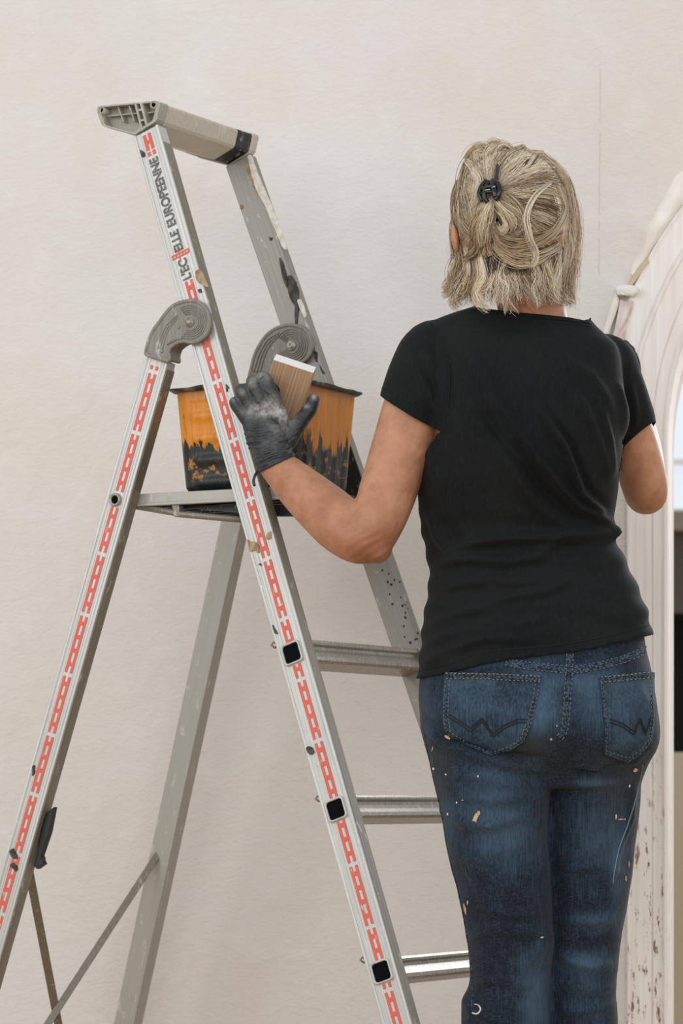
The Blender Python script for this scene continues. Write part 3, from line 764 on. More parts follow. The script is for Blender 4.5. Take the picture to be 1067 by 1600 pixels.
def L4(px, py, Y, hwpx): q = P(px, py, Y); return (q.x, q.y, q.z, hwpx / F * Y)
LARM = [L4(672, 556, 4.77, 47), L4(650, 620, 4.765, 47), L4(630, 690, 4.76, 47.5), L4(607, 765, 4.75, 46), L4(590, 812, 4.745, 43), L4(569, 838, 4.75, 44), L4(538, 824, 4.765, 45),
        L4(510, 800, 4.78, 43.5), L4(474, 768, 4.80, 38), L4(446, 741, 4.82, 31.5), L4(428, 724, 4.83, 27)]
RARM = [L4(945, 580, 4.82, 34), L4(974, 645, 4.85, 35), L4(992, 700, 4.88, 38), L4(1005, 750, 4.91, 37), L4(1009, 770, 4.94, 34), L4(1008, 762, 4.97, 34), L4(1004, 725, 5.02, 34),
        L4(998, 680, 5.07, 30), L4(982, 630, 5.12, 26), L4(972, 592, 5.16, 24)]
TORSO = [(462, 757, 893, 4.765, .056), (478, 746, 902, 4.768, .058), (490, 712, 913, 4.772, .060), (500, 684, 922, 4.776, .062), (512, 669, 932, 4.78, .068), (526, 665, 946, 4.782, .076), (550, 662, 963, 4.78, .088), (620, 664, 972, 4.775, .104), (680, 666, 971, 4.775, .112), (740, 658, 965, 4.78, .112),
         (775, 655, 962, 4.785, .108), (807, 658, 955, 4.79, .102), (850, 664, 962, 4.795, .098), (900, 672, 986, 4.79, .102), (950, 668, 1006, 4.785, .110), (1000, 660, 1018, 4.78, .118),
         (1070, 654, 1020, 4.775, .126)]
HIP = [(985, 676, 1004, 4.785, .112), (1020, 664, 1010, 4.78, .118), (1060, 656, 1018, 4.775, .124), (1100, 652, 1025, 4.77, .132), (1140, 656, 1030, 4.765, .136), (1170, 664, 1027, 4.77, .130),
       (1195, 672, 1014, 4.78, .116), (1230, 680, 1000, 4.79, .095)]
LLEG = [(1150, 672, 854, 4.755, .100), (1206, 674, 859, 4.75, .104), (1256, 686, 857, 4.75, .099), (1311, 694, 855, 4.75, .094), (1351, 702, 859, 4.75, .090), (1403, 716, 862, 4.755, .085), (1456, 727, 862, 4.76, .080),
        (1495, 732, 862, 4.765, .076), (1535, 733, 858, 4.77, .073), (1562, 721, 857, 4.77, .072), (1600, 719, 857, 4.77, .071), (1700, 722, 854, 4.77, .070), (1850, 728, 850, 4.775, .066), (1995, 726, 850, 4.78, .068)]
RLEG = [(1150, 850, 1026, 4.80, .100), (1180, 850, 1018, 4.80, .100), (1214, 843, 1004, 4.80, .098), (1259, 844, 999, 4.80, .096), (1298, 844, 995, 4.80, .093), (1337, 845, 991, 4.80, .09), (1390, 848, 984, 4.80, .085),
        (1437, 849, 977, 4.805, .08), (1477, 849, 969, 4.81, .076), (1508, 849, 965, 4.81, .073), (1548, 847, 963, 4.815, .071), (1600, 847, 967, 4.82, .070), (1700, 858, 966, 4.82, .068), (1850, 862, 962, 4.83, .065), (1985, 860, 966, 4.83, .068)]
def rr_(rows, g=0.0): return [rowpx(*r, g) for r in rows]

HC = P(800, 338, 4.73)      # centre of the head
bm = bmesh.new()
rings(bm, rr_(TORSO[4:-2], -0.014), ex=2.2); rings(bm, rr_(HIP, -0.018), ex=2.3)
rings(bm, rr_(LLEG, -0.012), ex=2.0, seg=40); rings(bm, rr_(RLEG, -0.012), ex=2.0, seg=40)
limb(bm, LARM); limb(bm, RARM)
ball(bm, P(588, 858, 4.742), .024, .026, .022)      # point of the elbow
limb(bm, [L4(835, 540, 4.78, 55), L4(833, 500, 4.765, 54), L4(825, 460, 4.75, 52), L4(812, 420, 4.735, 52)])
limb(bm, [L4(835, 530, 4.775, 36), L4(750, 545, 4.78, 32), L4(690, 560, 4.785, 30)]); limb(bm, [L4(835, 530, 4.775, 36), L4(900, 560, 4.79, 32), L4(945, 585, 4.805, 30)])
ball(bm, HC, .066, .086, .086); ball(bm, HC + Vector((0, .035, -.05)), .058, .060, .062)     # skull, jaw
ball(bm, HC + Vector((0, .07, -.088)), .022, .022, .018)                                       # chin
ball(bm, HC + Vector((0, .104, -.028)), .011, .016, .018); ball(bm, HC + Vector((0, .098, .0)), .008, .010, .026)   # nose
ball(bm, HC + Vector((0, .088, .03)), .055, .014, .014)                                        # brow
ball(bm, HC + Vector((0, .094, -.060)), .024, .009, .006); ball(bm, HC + Vector((0, .092, -.067)), .021, .009, .006)  # lips
for sx in (-1, 1): ball(bm, HC + Vector((sx * .038, .078, -.026)), .022, .016, .018)
ball(bm, P(711, 372, 4.728), .0062, .013, .022, M=Matrix.Rotation(math.radians(-8), 4, 'Y')); ball(bm, P(872, 368, 4.70), .008, .015, .025, M=Matrix.Rotation(math.radians(16), 4, 'Y'))
# feet
for (xc, yc) in ((P(786, 0, 4.78).x, 4.78), (P(913, 0, 4.83).x, 4.83)):
    limb(bm, [(xc, yc - 0.02, 0.05, .035), (xc, yc + 0.06, 0.045, .034), (xc + 0.005, yc + 0.14, 0.035, .028), (xc + 0.005, yc + 0.18, 0.030, .022)])
# hands inside the gloves
def hand_left(bm, k):
    """left hand seen from its back: palm, four fingers curled over the block, thumb on the right; k scales thickness"""
    def q(x, y, d, r): p = P(x, y, 4.85 + d); return (p.x, p.y, p.z, r * k)
    limb(bm, [q(446, 744, -.028, .0345), q(434, 730, -.020, .0318), q(424, 704, -.008, .0285), q(419, 672, .002, .026), q(414, 652, .004, .018)], 16)
    limb(bm, [q(438, 690, .000, .018), q(437, 668, .002, .0165), q(436, 646, .000, .0135)], 12)
    limb(bm, [q(402, 690, .000, .017), q(396, 668, .004, .016), q(388, 650, .006, .0125)], 12)
    fing = [[q(436, 655, .002, .0125), q(427, 622, -.004, .0118), q(413, 592, -.002, .0112), q(416, 598, .022, .0092), q(430, 610, .034, .0085)],
            [q(418, 652, .002, .0125), q(406, 622, -.004, .0118), q(395, 597, -.001, .0112), q(402, 604, .026, .0092), q(418, 618, .038, .0085)],
            [q(402, 654, .004, .0120), q(390, 630, .000, .0112), q(378, 611, .003, .0105), q(388, 618, .028, .0088), q(404, 630, .040, .0082)],
            [q(390, 662, .006, .0108), q(377, 644, .004, .0098), q(367, 629, .006, .0092), q(378, 632, .026, .0078), q(392, 640, .036, .0072)]]
    for f in fing: limb(bm, f, 14)
    limb(bm, [q(440, 700, .000, .0155), q(455, 680, .000, .0145), q(470, 658, .004, .0125), q(484, 640, .008, .0112), q(490, 624, .010, .0094)], 14)
    # webbing between thumb and palm
    limb(bm, [q(446, 672, .004, .0115), q(457, 664, .006, .0095)], 10)
hand_left(bm, 0.78)
def hand_right(bm, k):
    def q(x, y, d, r): p = P(x - 5, y - 1, 5.17 + d); return (p.x, p.y, p.z, r * k)
    limb(bm, [q(983, 596, 0, .026), q(979, 572, .02, .028), q(976, 556, .035, .024)], 14)
    for i, (x, y) in enumerate(((988, 548), (980, 540), (970, 540), (962, 546))):
        limb(bm, [q(x - 4, y + 18, .035, .0115), q(x, y + 2, .065, .0108), q(x - 2, y + 6, .095, .009), q(x - 4, y + 14, .11, .0085)], 10)
    limb(bm, [q(966, 580, .02, .015), q(952, 566, .045, .012), q(948, 552, .07, .010)], 10)
hand_right(bm, 0.8)
bm = fuse(bm, 0.0035, 7)
me = bpy.data.meshes.new('body'); bm.to_mesh(me); bm.free()
def elb(v):
    e = (v.co - P(580, 862, 4.73)).length / 0.05; g = (v.co - P(1005, 785, 4.92)).length / 0.03
    return max(math.exp(-e * e), 0.6 * math.exp(-g * g))
paint(me, 'elbow', elb)
# folded skin creases at the elbow
for v in me.vertices:
    d = (v.co - P(574, 862, 4.71)).length
    if d < 0.05:
        x, y = to_px(v.co); v.co += Vector((0, 1, 0)) * (math.sin((y * 0.8 + x * 0.5) * 0.55 + 3 * noise.noise(v.co * 40)) * 0.0009 * math.exp(-(d / 0.032) ** 2))
BODY = link('body', me, SKIN, None, True); BODY.parent = PER; BODY.matrix_parent_inverse = world_of(PER).inverted()
EYE = flat('eye_white', srgb(225, 222, 216), 0.2); 
for sx in (-1, 1):
    bm = bmesh.new(); ball(bm, HC + Vector((sx * .031, .083, .004)), .0125); obj('eye', bm, EYE, PER, True)

# --- fold helpers
def fold_disp(me, folds, amp_noise, nscale, lo=None, front=True):
    ns = [v.normal.copy() for v in me.vertices]
    for v, n_ in zip(me.vertices, ns):
        x, y = to_px(v.co); d = 0.0
        if n_.y < 0.35:
            wgt = min(1, max(0, (0.35 - n_.y) / 0.5))
            for poly, w, a in folds:
                xs = [p[0] for p in poly]; ys = [p[1] for p in poly]
                if x < min(xs) - 3 * w or x > max(xs) + 3 * w or y < min(ys) - 3 * w or y > max(ys) + 3 * w: continue
                dist, t, s = seg_dist(x, y, poly)
                if dist < 3 * w: d += wgt * a * math.exp(-(dist / w) ** 2) * (0.25 + 0.75 * math.sin(math.pi * min(1, max(0, t))) ** 0.5)
        q = Vector((v.co.x * nscale[0], v.co.y * nscale[1], v.co.z * nscale[2]))
        d += amp_noise * (noise.noise(q) + 0.5 * noise.noise(q * 2.1 + Vector((5, 1, 2))))
        v.co += n_ * d

# --- T-shirt
bm = bmesh.new()
rings(bm, rr_(TORSO, 0.003), ex=2.25)
def grow4(l, g, n0, n1): return [(a, b, c, r + g) for a, b, c, r in l[n0:n1]]
LS = [L4(690, 545, 4.785, 44), L4(672, 552, 4.775, 49), L4(654, 600, 4.765, 53), L4(640, 648, 4.762, 54), L4(634, 674, 4.76, 54)]
RS = [L4(930, 560, 4.80, 42), L4(950, 574, 4.82, 46), L4(972, 630, 4.85, 45), L4(985, 680, 4.87, 44), L4(991, 706, 4.88, 42)]
limb(bm, LS); limb(bm, RS)
limb(bm, [L4(835, 540, 4.775, 42), L4(750, 538, 4.78, 38), L4(690, 544, 4.785, 40)]); limb(bm, [L4(835, 540, 4.775, 42), L4(900, 556, 4.79, 42), L4(940, 568, 4.80, 41)])
# the bunch of cloth that sticks out on the right of the waist
limb(bm, [L4(925, 838, 4.75, 15), L4(948, 832, 4.755, 13), L4(962, 831, 4.76, 9)])
bm = fuse(bm, 0.0040, 7)
def cut(bm, warp, unwarp, co, no):
    for v in bm.verts: v.co = warp(v.co)
    bmesh.ops.bisect_plane(bm, geom=list(bm.verts) + list(bm.edges) + list(bm.faces), dist=1e-5, plane_co=co, plane_no=no, clear_outer=True)
    for v in bm.verts: v.co = unwarp(v.co)
# neckline
NC = P(838, 486, 4.70)
def interp(x, tab):
    if x <= tab[0][0]: return tab[0][1]
    for (a, b), (c, d) in zip(tab, tab[1:]):
        if x <= c: return b + (d - b) * (x - a) / (c - a)
    return tab[-1][1]
nk = [(690, 420), (741, 470), (744, 479), (760, 482), (800, 487), (850, 492), (890, 496), (914, 500), (922, 494), (928, 470), (960, 440)]
def neckz(co):
    x, _ = to_px(co); y = interp(x, nk); back = CZ + (HY - y) / F * co.y
    return back - max(0, co.y - 4.74) * 0.35
w = lambda c: Vector((c.x, c.y, c.z - neckz(c))); uw = lambda c: Vector((c.x, c.y, c.z + neckz(c)))
cut(bm, w, uw, (0, 0, 0), (0, 0, 1))
hem = [(650, 1060), (658, 1058), (700, 1050), (740, 1041), (790, 1031), (850, 1023), (900, 1016), (960, 1004), (1024, 990), (1040, 987)]
def hemz(co):
    x, _ = to_px(co); y = interp(x, hem); return CZ + (HY - y) / F * co.y
w = lambda c: Vector((c.x, c.y, c.z - hemz(c))); uw = lambda c: Vector((c.x, c.y, c.z + hemz(c)))
cut(bm, w, uw, (0, 0, 0), (0, 0, -1))
# cuffs: remove the closed sleeve ends below a slanted plane each
def cuff(bm, p0, p1, tilt, sel, side):
    """plane through two picture points, cut only the faces chosen by sel"""
    a, b = p0, p1; d = (b - a).normalized(); n_ = d.cross(tilt).normalized()
    if n_.z > 0: n_ = -n_
    vs = [v for v in bm.verts if sel(v.co)]; s_ = set(vs)
    es = [e for e in bm.edges if e.verts[0] in s_ and e.verts[1] in s_]; fs = [f for f in bm.faces if all(v in s_ for v in f.verts)]
    bmesh.ops.bisect_plane(bm, geom=vs + es + fs, dist=1e-5, plane_co=a, plane_no=n_, clear_outer=False)
    c_, d_ = side; n2 = (d_ - c_).cross(Vector((0, 1, 0))).normalized()
    vs = [v for v in bm.verts if sel(v.co, 14)]; s_ = set(vs)
    es = [e for e in bm.edges if e.verts[0] in s_ and e.verts[1] in s_]; fs = [f for f in bm.faces if all(v in s_ for v in f.verts)]
    bmesh.ops.bisect_plane(bm, geom=vs + es + fs, dist=1e-5, plane_co=c_, plane_no=n2)
    kill = [f for f in bm.faces if sel(f.calc_center_median()) and (f.calc_center_median() - a).dot(n_) > 1e-6]
    bmesh.ops.delete(bm, geom=kill, context='FACES')
def selL2(c, g=0):
    x, y = to_px(c); return 560 < y < 770 + g and x < (684 - (y - 676) * 26 / 48 if y > 676 else 692) + g
def selR(c, g=0):
    x, y = to_px(c); return 600 < y < 780 + g and x > (max(966.5, 973 - (y - 698) * 9 / 47) if y > 698 else 973 + (y - 698) * 0.10) - g
cuff(bm, P(590, 617, 4.74), P(691, 676, 4.72), Vector((0, 1, 0.22)), selL2, (P(684, 676, 4.74), P(658, 724, 4.74)))
cuff(bm, P(972, 698, 4.82), P(1014, 667, 4.85), Vector((0, 1, -0.1)), selR, (P(972, 698, 4.82), P(963, 745, 4.82)))
# drop stray islands
def keep_largest(bm):
    seen = set(); best = []
    for v in bm.verts:
        if v in seen: continue
        st = [v]; isl = []; seen.add(v)
        while st:
            a = st.pop(); isl.append(a)
            for e in a.link_edges:
                b = e.other_vert(a)
                if b not in seen: seen.add(b); st.append(b)
        if len(isl) > len(best): best = isl
    s_ = set(best); bmesh.ops.delete(bm, geom=[v for v in bm.verts if v not in s_], context='VERTS')
keep_largest(bm)
me = bpy.data.meshes.new('t_shirt'); bm.to_mesh(me); bm.free()
SF = [([(764, 622), (800, 668), (864, 750), (902, 793), (954, 818)], 7, .0085), ([(752, 640), (790, 690), (846, 765), (900, 812)], 9, -.005), ([(852, 636), (893, 694), (920, 764), (950, 792)], 5, -.004),
      ([(735, 560), (770, 610), (800, 690), (820, 760)], 12, .0045),
      ([(842, 640), (880, 700), (905, 770), (940, 800)], 6, .0075),
      ([(780, 700), (815, 760), (850, 800), (890, 830)], 11, .005),
      ([(905, 620), (935, 690), (950, 745)], 7, .004), ([(940, 640), (952, 690), (956, 740)], 6, .004),
      ([(880, 560), (925, 590), (955, 640)], 10, .0035), ([(820, 520), (850, 580), (905, 640)], 10, .003),
      ([(700, 858), (760, 846), (830, 843), (900, 838), (958, 832)], 9, .0062),
      ([(690, 880), (740, 872), (800, 880), (842, 868), (880, 840), (915, 824)], 8, .005),
      ([(700, 920), (760, 905), (820, 912), (842, 908)], 8, .0048),
      ([(672, 975), (730, 955), (800, 935), (860, 925), (900, 895)], 9, .0045),
      ([(664, 1010), (720, 985), (800, 978), (860, 965)], 9, .0042),
      ([(664, 1040), (700, 1018), (760, 1000), (830, 1000)], 8, .0035),
      ([(668, 800), (690, 850), (720, 880)], 8, .0035), ([(676, 700), (690, 760), (712, 820)], 9, .0035),
      ([(690, 530), (702, 580), (704, 640)], 4.5, -.0032), ([(640, 560), (668, 610), (688, 655)], 8, .003), ([(664, 540), (684, 590), (696, 640)], 7, .0028),
      ([(966, 600), (974, 640), (976, 680)], 5, .0035), ([(985, 600), (992, 640), (992, 665)], 6, .003)]
SF = [(p, w_, a * 2.1) for p, w_, a in SF]
fold_disp(me, SF, 0.003, (9, 9, 16))
# second, finer rumpling across the lower back
for v in me.vertices:
    x, y = to_px(v.co)
    if y > 780: v.co += v.normal * 0.0016 * math.sin(y * 0.16 + 2.5 * noise.noise(Vector((x * 0.02, y * 0.01, 0)))) * min(1, (y - 780) / 60)
def mk_shirt():
    t = NT('faded_black_jersey', 0.82, spec=0.16)
    a = t.noise(5, 4); f = t.noise(1, 3, 0.6, t.coord(scale=(260, 260, 60)))
    c = t.mix(t.ramp(a, 0.35, 0.7), srgb(14, 16, 18), srgb(26, 28, 28)); c = t.mix(t.math('MULTIPLY', t.ramp(f, 0.5, 0.75), 0.35), c, srgb(40, 40, 39))
    t.base(c); n1 = t.bump(t.noise(700, 2), 0.25, 0.0006); t.bump(t.noise(38, 3), 0.25, 0.004, n1)
    t.b.inputs['Sheen Weight'].default_value = 0.03; t.b.inputs['Sheen Roughness'].default_value = 0.5
    return t.m
SHIRTM = mk_shirt()
SH = link('t_shirt', me, SHIRTM, None, True); SH.parent = PER; SH.matrix_parent_inverse = world_of(PER).inverted()
m = SH.modifiers.new('thickness', 'SOLIDIFY'); m.thickness = 0.0022; m.offset = -1
def bvh_of(me): return BVHTree.FromPolygons([v.co.copy() for v in me.vertices], [tuple(p.vertices) for p in me.polygons])
def hit(bvh, x, y, lift=0.0):
    d = Vector(((x - CX) / F, 1, (HY - y) / F)).normalized(); o = Vector((0, 0, CZ))
    loc, nn, i, dist = bvh.ray_cast(o + d * 3.5, d)
    if loc is None: return None
    if nn.dot(d) > 0: nn = -nn
    return loc + nn * lift, nn
def line_on(bvh, poly, rad, lift, mat, name, parent, sub=8, seg=6, dash=None, step=3.0, fl=None):
    pts = catmull(poly, sub) if len(poly) > 2 else poly
    # resample
    res = []; acc = 0
    for a, b in zip(pts, pts[1:]):
        L = math.hypot(a[0] - b[0], a[1] - b[1]); n = max(1, int(L / step))
        for k in range(n): res.append((a[0] + (b[0] - a[0]) * k / n, a[1] + (b[1] - a[1]) * k / n))
    res.append(pts[-1]); P3 = []
    for x, y in res:
        h = hit(bvh, x, y, lift)
        P3.append(h[0] if h else None)
    bm = bmesh.new(); run = []; cnt = 0
    runs = []
    for i, p in enumerate(P3):
        if p is None or (run and abs(p.y - run[-1].y) > 0.02) or (dash and i % dash[0] >= dash[1]):
            if len(run) > 1: runs.append(run)
            run = [] if p is None or (dash and i % dash[0] >= dash[1]) else [p]
        else: run.append(p)
    if len(run) > 1: runs.append(run)
    for r in runs: tube(bm, r, rad, seg)
    if not bm.verts: bm.free(); return None
    return obj(name, bm, mat, parent, True, kind='stuff' if dash or name.endswith('stitching') else None)
BS = bvh_of(me)
SEAM = flat('shirt_seam_thread', srgb(38, 39, 39), 0.9, 0.0, 0.1)
line_on(BS, [(757, 490), (800, 496), (850, 502), (890, 506), (924, 510)], 0.0009, 0.0004, SEAM, 'neck_seam', SH)
line_on(BS, [(755, 486), (800, 491), (850, 497), (890, 501), (922, 505)], 0.0017, 0.0002, SHIRTM, 'neckband', SH)
line_on(BS, [(664, 1046), (700, 1038), (722, 1030), (760, 1018), (800, 1014), (850, 1010), (900, 1003), (960, 991), (1018, 976)], 0.0007, 0.0003, SEAM, 'hem_seam', SH)
line_on(BS, [(597, 606), (620, 616), (655, 638), (688, 660)], 0.0006, 0.0003, SEAM, 'cuff_seam', SH)
line_on(BS, [(672, 505), (690, 525), (700, 560), (702, 610), (696, 655)], 0.0007, 0.0003, SEAM, 'armhole_seam', SH)
line_on(BS, [(842, 513), (841, 519), (846, 524)], 0.0006, 0.0004, SEAM, 'label_stitch', SH); line_on(BS, [(890, 518), (889, 526), (895, 524)], 0.0006, 0.0004, SEAM, 'label_stitch', SH)

# --- jeans
bm = bmesh.new(); rings(bm, rr_(HIP), ex=2.3); rings(bm, rr_(LLEG), ex=2.0, seg=48); rings(bm, rr_(RLEG), ex=2.0, seg=48)
ball(bm, P(762, 1120, 4.735), .088, .102, .078); ball(bm, P(952, 1125, 4.75), .072, .098, .078)      # buttocks
bm = fuse(bm, 0.0042, 7)
w = lambda c: Vector((c.x, c.y, c.z)); 
bmesh.ops.bisect_plane(bm, geom=list(bm.verts) + list(bm.edges) + list(bm.faces), dist=1e-5, plane_co=(0, 0, P(0, 992, 4.78).z), plane_no=(0, 0, 1), clear_outer=True)
me = bpy.data.meshes.new('jeans'); bm.to_mesh(me); bm.free()
JF = [([(672, 1142), (706, 1168), (760, 1190), (812, 1200), (850, 1202)], 5.5, .0085), ([(662, 1118), (700, 1152), (770, 1176), (850, 1186)], 5, -.006), ([(900, 1196), (940, 1206), (990, 1190), (1016, 1165)], 5, .005),
      ([(700, 1205), (760, 1215), (820, 1232)], 10, .004), ([(720, 1240), (770, 1250), (840, 1240)], 10, .004), ([(690, 1262), (730, 1288), (770, 1290), (830, 1270)], 9, .0055),
      ([(700, 1330), (760, 1335), (820, 1318)], 11, .003), ([(752, 1400), (775, 1425), (810, 1430), (845, 1420)], 8, .0045), ([(735, 1465), (790, 1450), (850, 1460)], 12, .0035),
      ([(800, 1560), (822, 1500), (850, 1470)], 12, .005), ([(740, 1540), (780, 1530), (830, 1540)], 9, .003), ([(724, 1560), (740, 1585), (790, 1596)], 8, .004),
      ([(895, 1224), (940, 1224), (985, 1215)], 7, .0055), ([(870, 1205), (930, 1208), (985, 1190), (1010, 1170)], 6, -.0055),
      ([(992, 1225), (985, 1280), (968, 1320), (955, 1370), (948, 1400)], 5, .0045), ([(890, 1338), (930, 1330), (965, 1300)], 9, .0035),
      ([(880, 1360), (930, 1352), (975, 1365)], 7, .0035), ([(888, 1437), (930, 1440), (960, 1432)], 8, .0045), ([(868, 1478), (890, 1500), (925, 1510), (955, 1508)], 9, .0058),
      ([(868, 1530), (910, 1545), (955, 1540)], 10, .0035), ([(872, 1575), (915, 1580), (960, 1570)], 8, .003)]
JF = [(p, w_, a * 1.5) for p, w_, a in JF]
fold_disp(me, JF, 0.0028, (11, 11, 13))
def blobs(lst):
    def f(v):
        x, y = to_px(v.co)
        if v.co.y > 4.86: return 0
        s = 0
        for (cx, cy, rx, ry, a) in lst: s += a * math.exp(-((x - cx) / rx) ** 2 - ((y - cy) / ry) ** 2)
        return max(0, min(1, s))
    return f
paint(me, 'fade', blobs([(838, 1100, 34, 55, .75), (945, 1120, 25, 60, .35), (915, 1085, 30, 40, .4), (770, 1110, 45, 40, .4), (980, 1110, 25, 40, .35), (740, 1035, 60, 8, .4), (900, 1060, 90, 18, .3), (790, 1300, 55, 60, .55), (770, 1215, 60, 25, .35),
                         (835, 1560, 25, 70, .65), (930, 1310, 40, 60, .35), (925, 1440, 40, 16, .4), (910, 1505, 40, 18, .5), (690, 1290, 22, 40, .3), (965, 1350, 14, 90, .45), (930, 1224, 38, 8, .5), (920, 1560, 35, 60, .3), (740, 1260, 50, 20, .3), (670, 1110, 18, 50, .25)]))
paint(me, 'grime', blobs([(805, 1160, 55, 22, .8), (1000, 1150, 25, 60, .5), (960, 1230, 35, 60, .6), (830, 1175, 30, 25, .6), (700, 1180, 20, 30, .5), (690, 1215, 15, 30, .4)]))
def mk_denim():
    t = NT('worn_blue_denim', 0.8, spec=0.2)
    st = t.noise(1, 3, 0.7, t.coord(scale=(420, 420, 16))); wv = t.noise(1, 2, 0.6, t.coord(scale=(140, 140, 900)))
    gr = t.noise(30, 5, 0.7)
    f = t.math('ADD', t.math('MULTIPLY', t.attr('fade'), 0.80), t.math('ADD', t.math('MULTIPLY', t.math('SUBTRACT', st, 0.5), 0.85), t.math('MULTIPLY', t.math('SUBTRACT', gr, 0.5), 0.5)))
    c = t.mix(t.ramp(f, 0.0, 0.85), srgb(14, 23, 34), srgb(74, 99, 121))
    c = t.mix(t.math('MULTIPLY', t.ramp(wv, 0.45, 0.75), 0.35), c, srgb(62, 82, 100))
    c = t.mix(t.math('MULTIPLY', t.attr('grime'), 0.6), c, srgb(50, 50, 44))
    sp = t.ramp(t.noise(1, 2, 0.5, t.coord(scale=(75, 75, 75), loc=(4, 4, 4))), 0.79, 0.80)
    c = t.mix(sp, c, srgb(190, 186, 176))
    t.base(c); t.b.inputs['Sheen Weight'].default_value = 0.08
    n1 = t.bump(st, 0.3, 0.001); t.bump(wv, 0.2, 0.0006, n1); return t.m
DENIM = mk_denim()
JE = link('jeans', me, DENIM, None, True); JE.parent = PER; JE.matrix_parent_inverse = world_of(PER).inverted()
BJ = bvh_of(me)
def patch(bvh, outline, lift, thick, mat, name, parent, cell=3.0, smoothface=True):
    """a sheet of cloth laid on the surface inside an outline"""
    xs = [p[0] for p in outline]; ys = [p[1] for p in outline]
    # fan of rows between left and right border
    bm = bmesh.new(); y0, y1 = min(ys), max(ys); n = max(2, int((y1 - y0) / cell)); m = max(2, int((max(xs) - min(xs)) / cell)); rows = []
    for i in range(n + 1):
        y = y0 + (y1 - y0) * min(0.9995, max(0.0005, i / n)); c = []
        for a, b in zip(outline, outline[1:] + outline[:1]):
            if (a[1] - y) * (b[1] - y) < 0 or a[1] == y: c.append(a[0] + (b[0] - a[0]) * (y - a[1]) / ((b[1] - a[1]) or 1e-6))
        if len(c) < 2: continue
        xl, xr = min(c), max(c); row = []
        for j in range(m + 1):
            h = hit(bvh, xl + (xr - xl) * j / m, y, lift)
            row.append(h[0] if h else None)
        rows.append(row)
    V = [[bm.verts.new(p) if p is not None else None for p in r] for r in rows]
    for i in range(len(V) - 1):
        for j in range(m):
            q = (V[i][j], V[i][j + 1], V[i + 1][j + 1], V[i + 1][j])
            if all(v is not None for v in q): bm.faces.new(q)
    bmesh.ops.recalc_face_normals(bm, faces=bm.faces)
    f0 = [f for f in bm.faces]
    if f0 and sum(f.normal.y for f in f0) > 0: bmesh.ops.reverse_faces(bm, faces=f0)
    me_ = bpy.data.meshes.new(name); bm.to_mesh(me_); bm.free()
    o = link(name, me_, mat, None, smoothface); o.parent = parent
    if parent is not None: o.matrix_parent_inverse = world_of(parent).inverted()
    s_ = o.modifiers.new('thickness', 'SOLIDIFY'); s_.thickness = thick; s_.offset = -1
    return o
def mk_pocket():
    t = NT('pocket_denim', 0.8, spec=0.2)
    st = t.noise(1, 3, 0.7, t.coord(scale=(420, 420, 16))); gr = t.noise(24, 5, 0.7); bl = t.noise(9, 4)
    f = t.math('ADD', t.math('MULTIPLY', st, 0.6), t.math('MULTIPLY', gr, 0.6))
    c = t.mix(t.ramp(f, 0.42, 0.95), srgb(18, 29, 41), srgb(78, 101, 120)); c = t.mix(t.math('MULTIPLY', t.ramp(bl, 0.5, 0.68), 0.3), c, srgb(86, 106, 122)); t.base(c); t.bump(st, 0.3, 0.001); return t.m
POCK = mk_pocket()
def mk_seamd():
    t = NT('puckered_seam_denim', 0.8, spec=0.2)
    w1 = t.ramp(t.noise(1, 3, 0.6, t.coord(scale=(330, 330, 330))), 0.42, 0.62)
    t.base(t.mix(w1, srgb(20, 30, 41), srgb(80, 97, 110))); t.bump(w1, 0.6, 0.002); return t.m
SEAMD = mk_seamd()
THREAD = flat('tan_thread', srgb(146, 132, 112), 0.8); THREADG = flat('grey_thread', srgb(112, 118, 118), 0.8); DARKTH = flat('dark_navy_thread', srgb(16, 20, 26), 0.8)
PKL = [(697, 1051), (765, 1052), (846, 1056), (840, 1090), (830, 1130), (818, 1158), (800, 1170), (764, 1181), (730, 1166), (697, 1146), (693, 1120), (694, 1080)]
PKR = [(936, 1057), (975, 1054), (1019, 1049), (1020, 1085), (1022, 1120), (1016, 1160), (1000, 1178), (982, 1190), (943, 1177), (945, 1140), (941, 1100)]
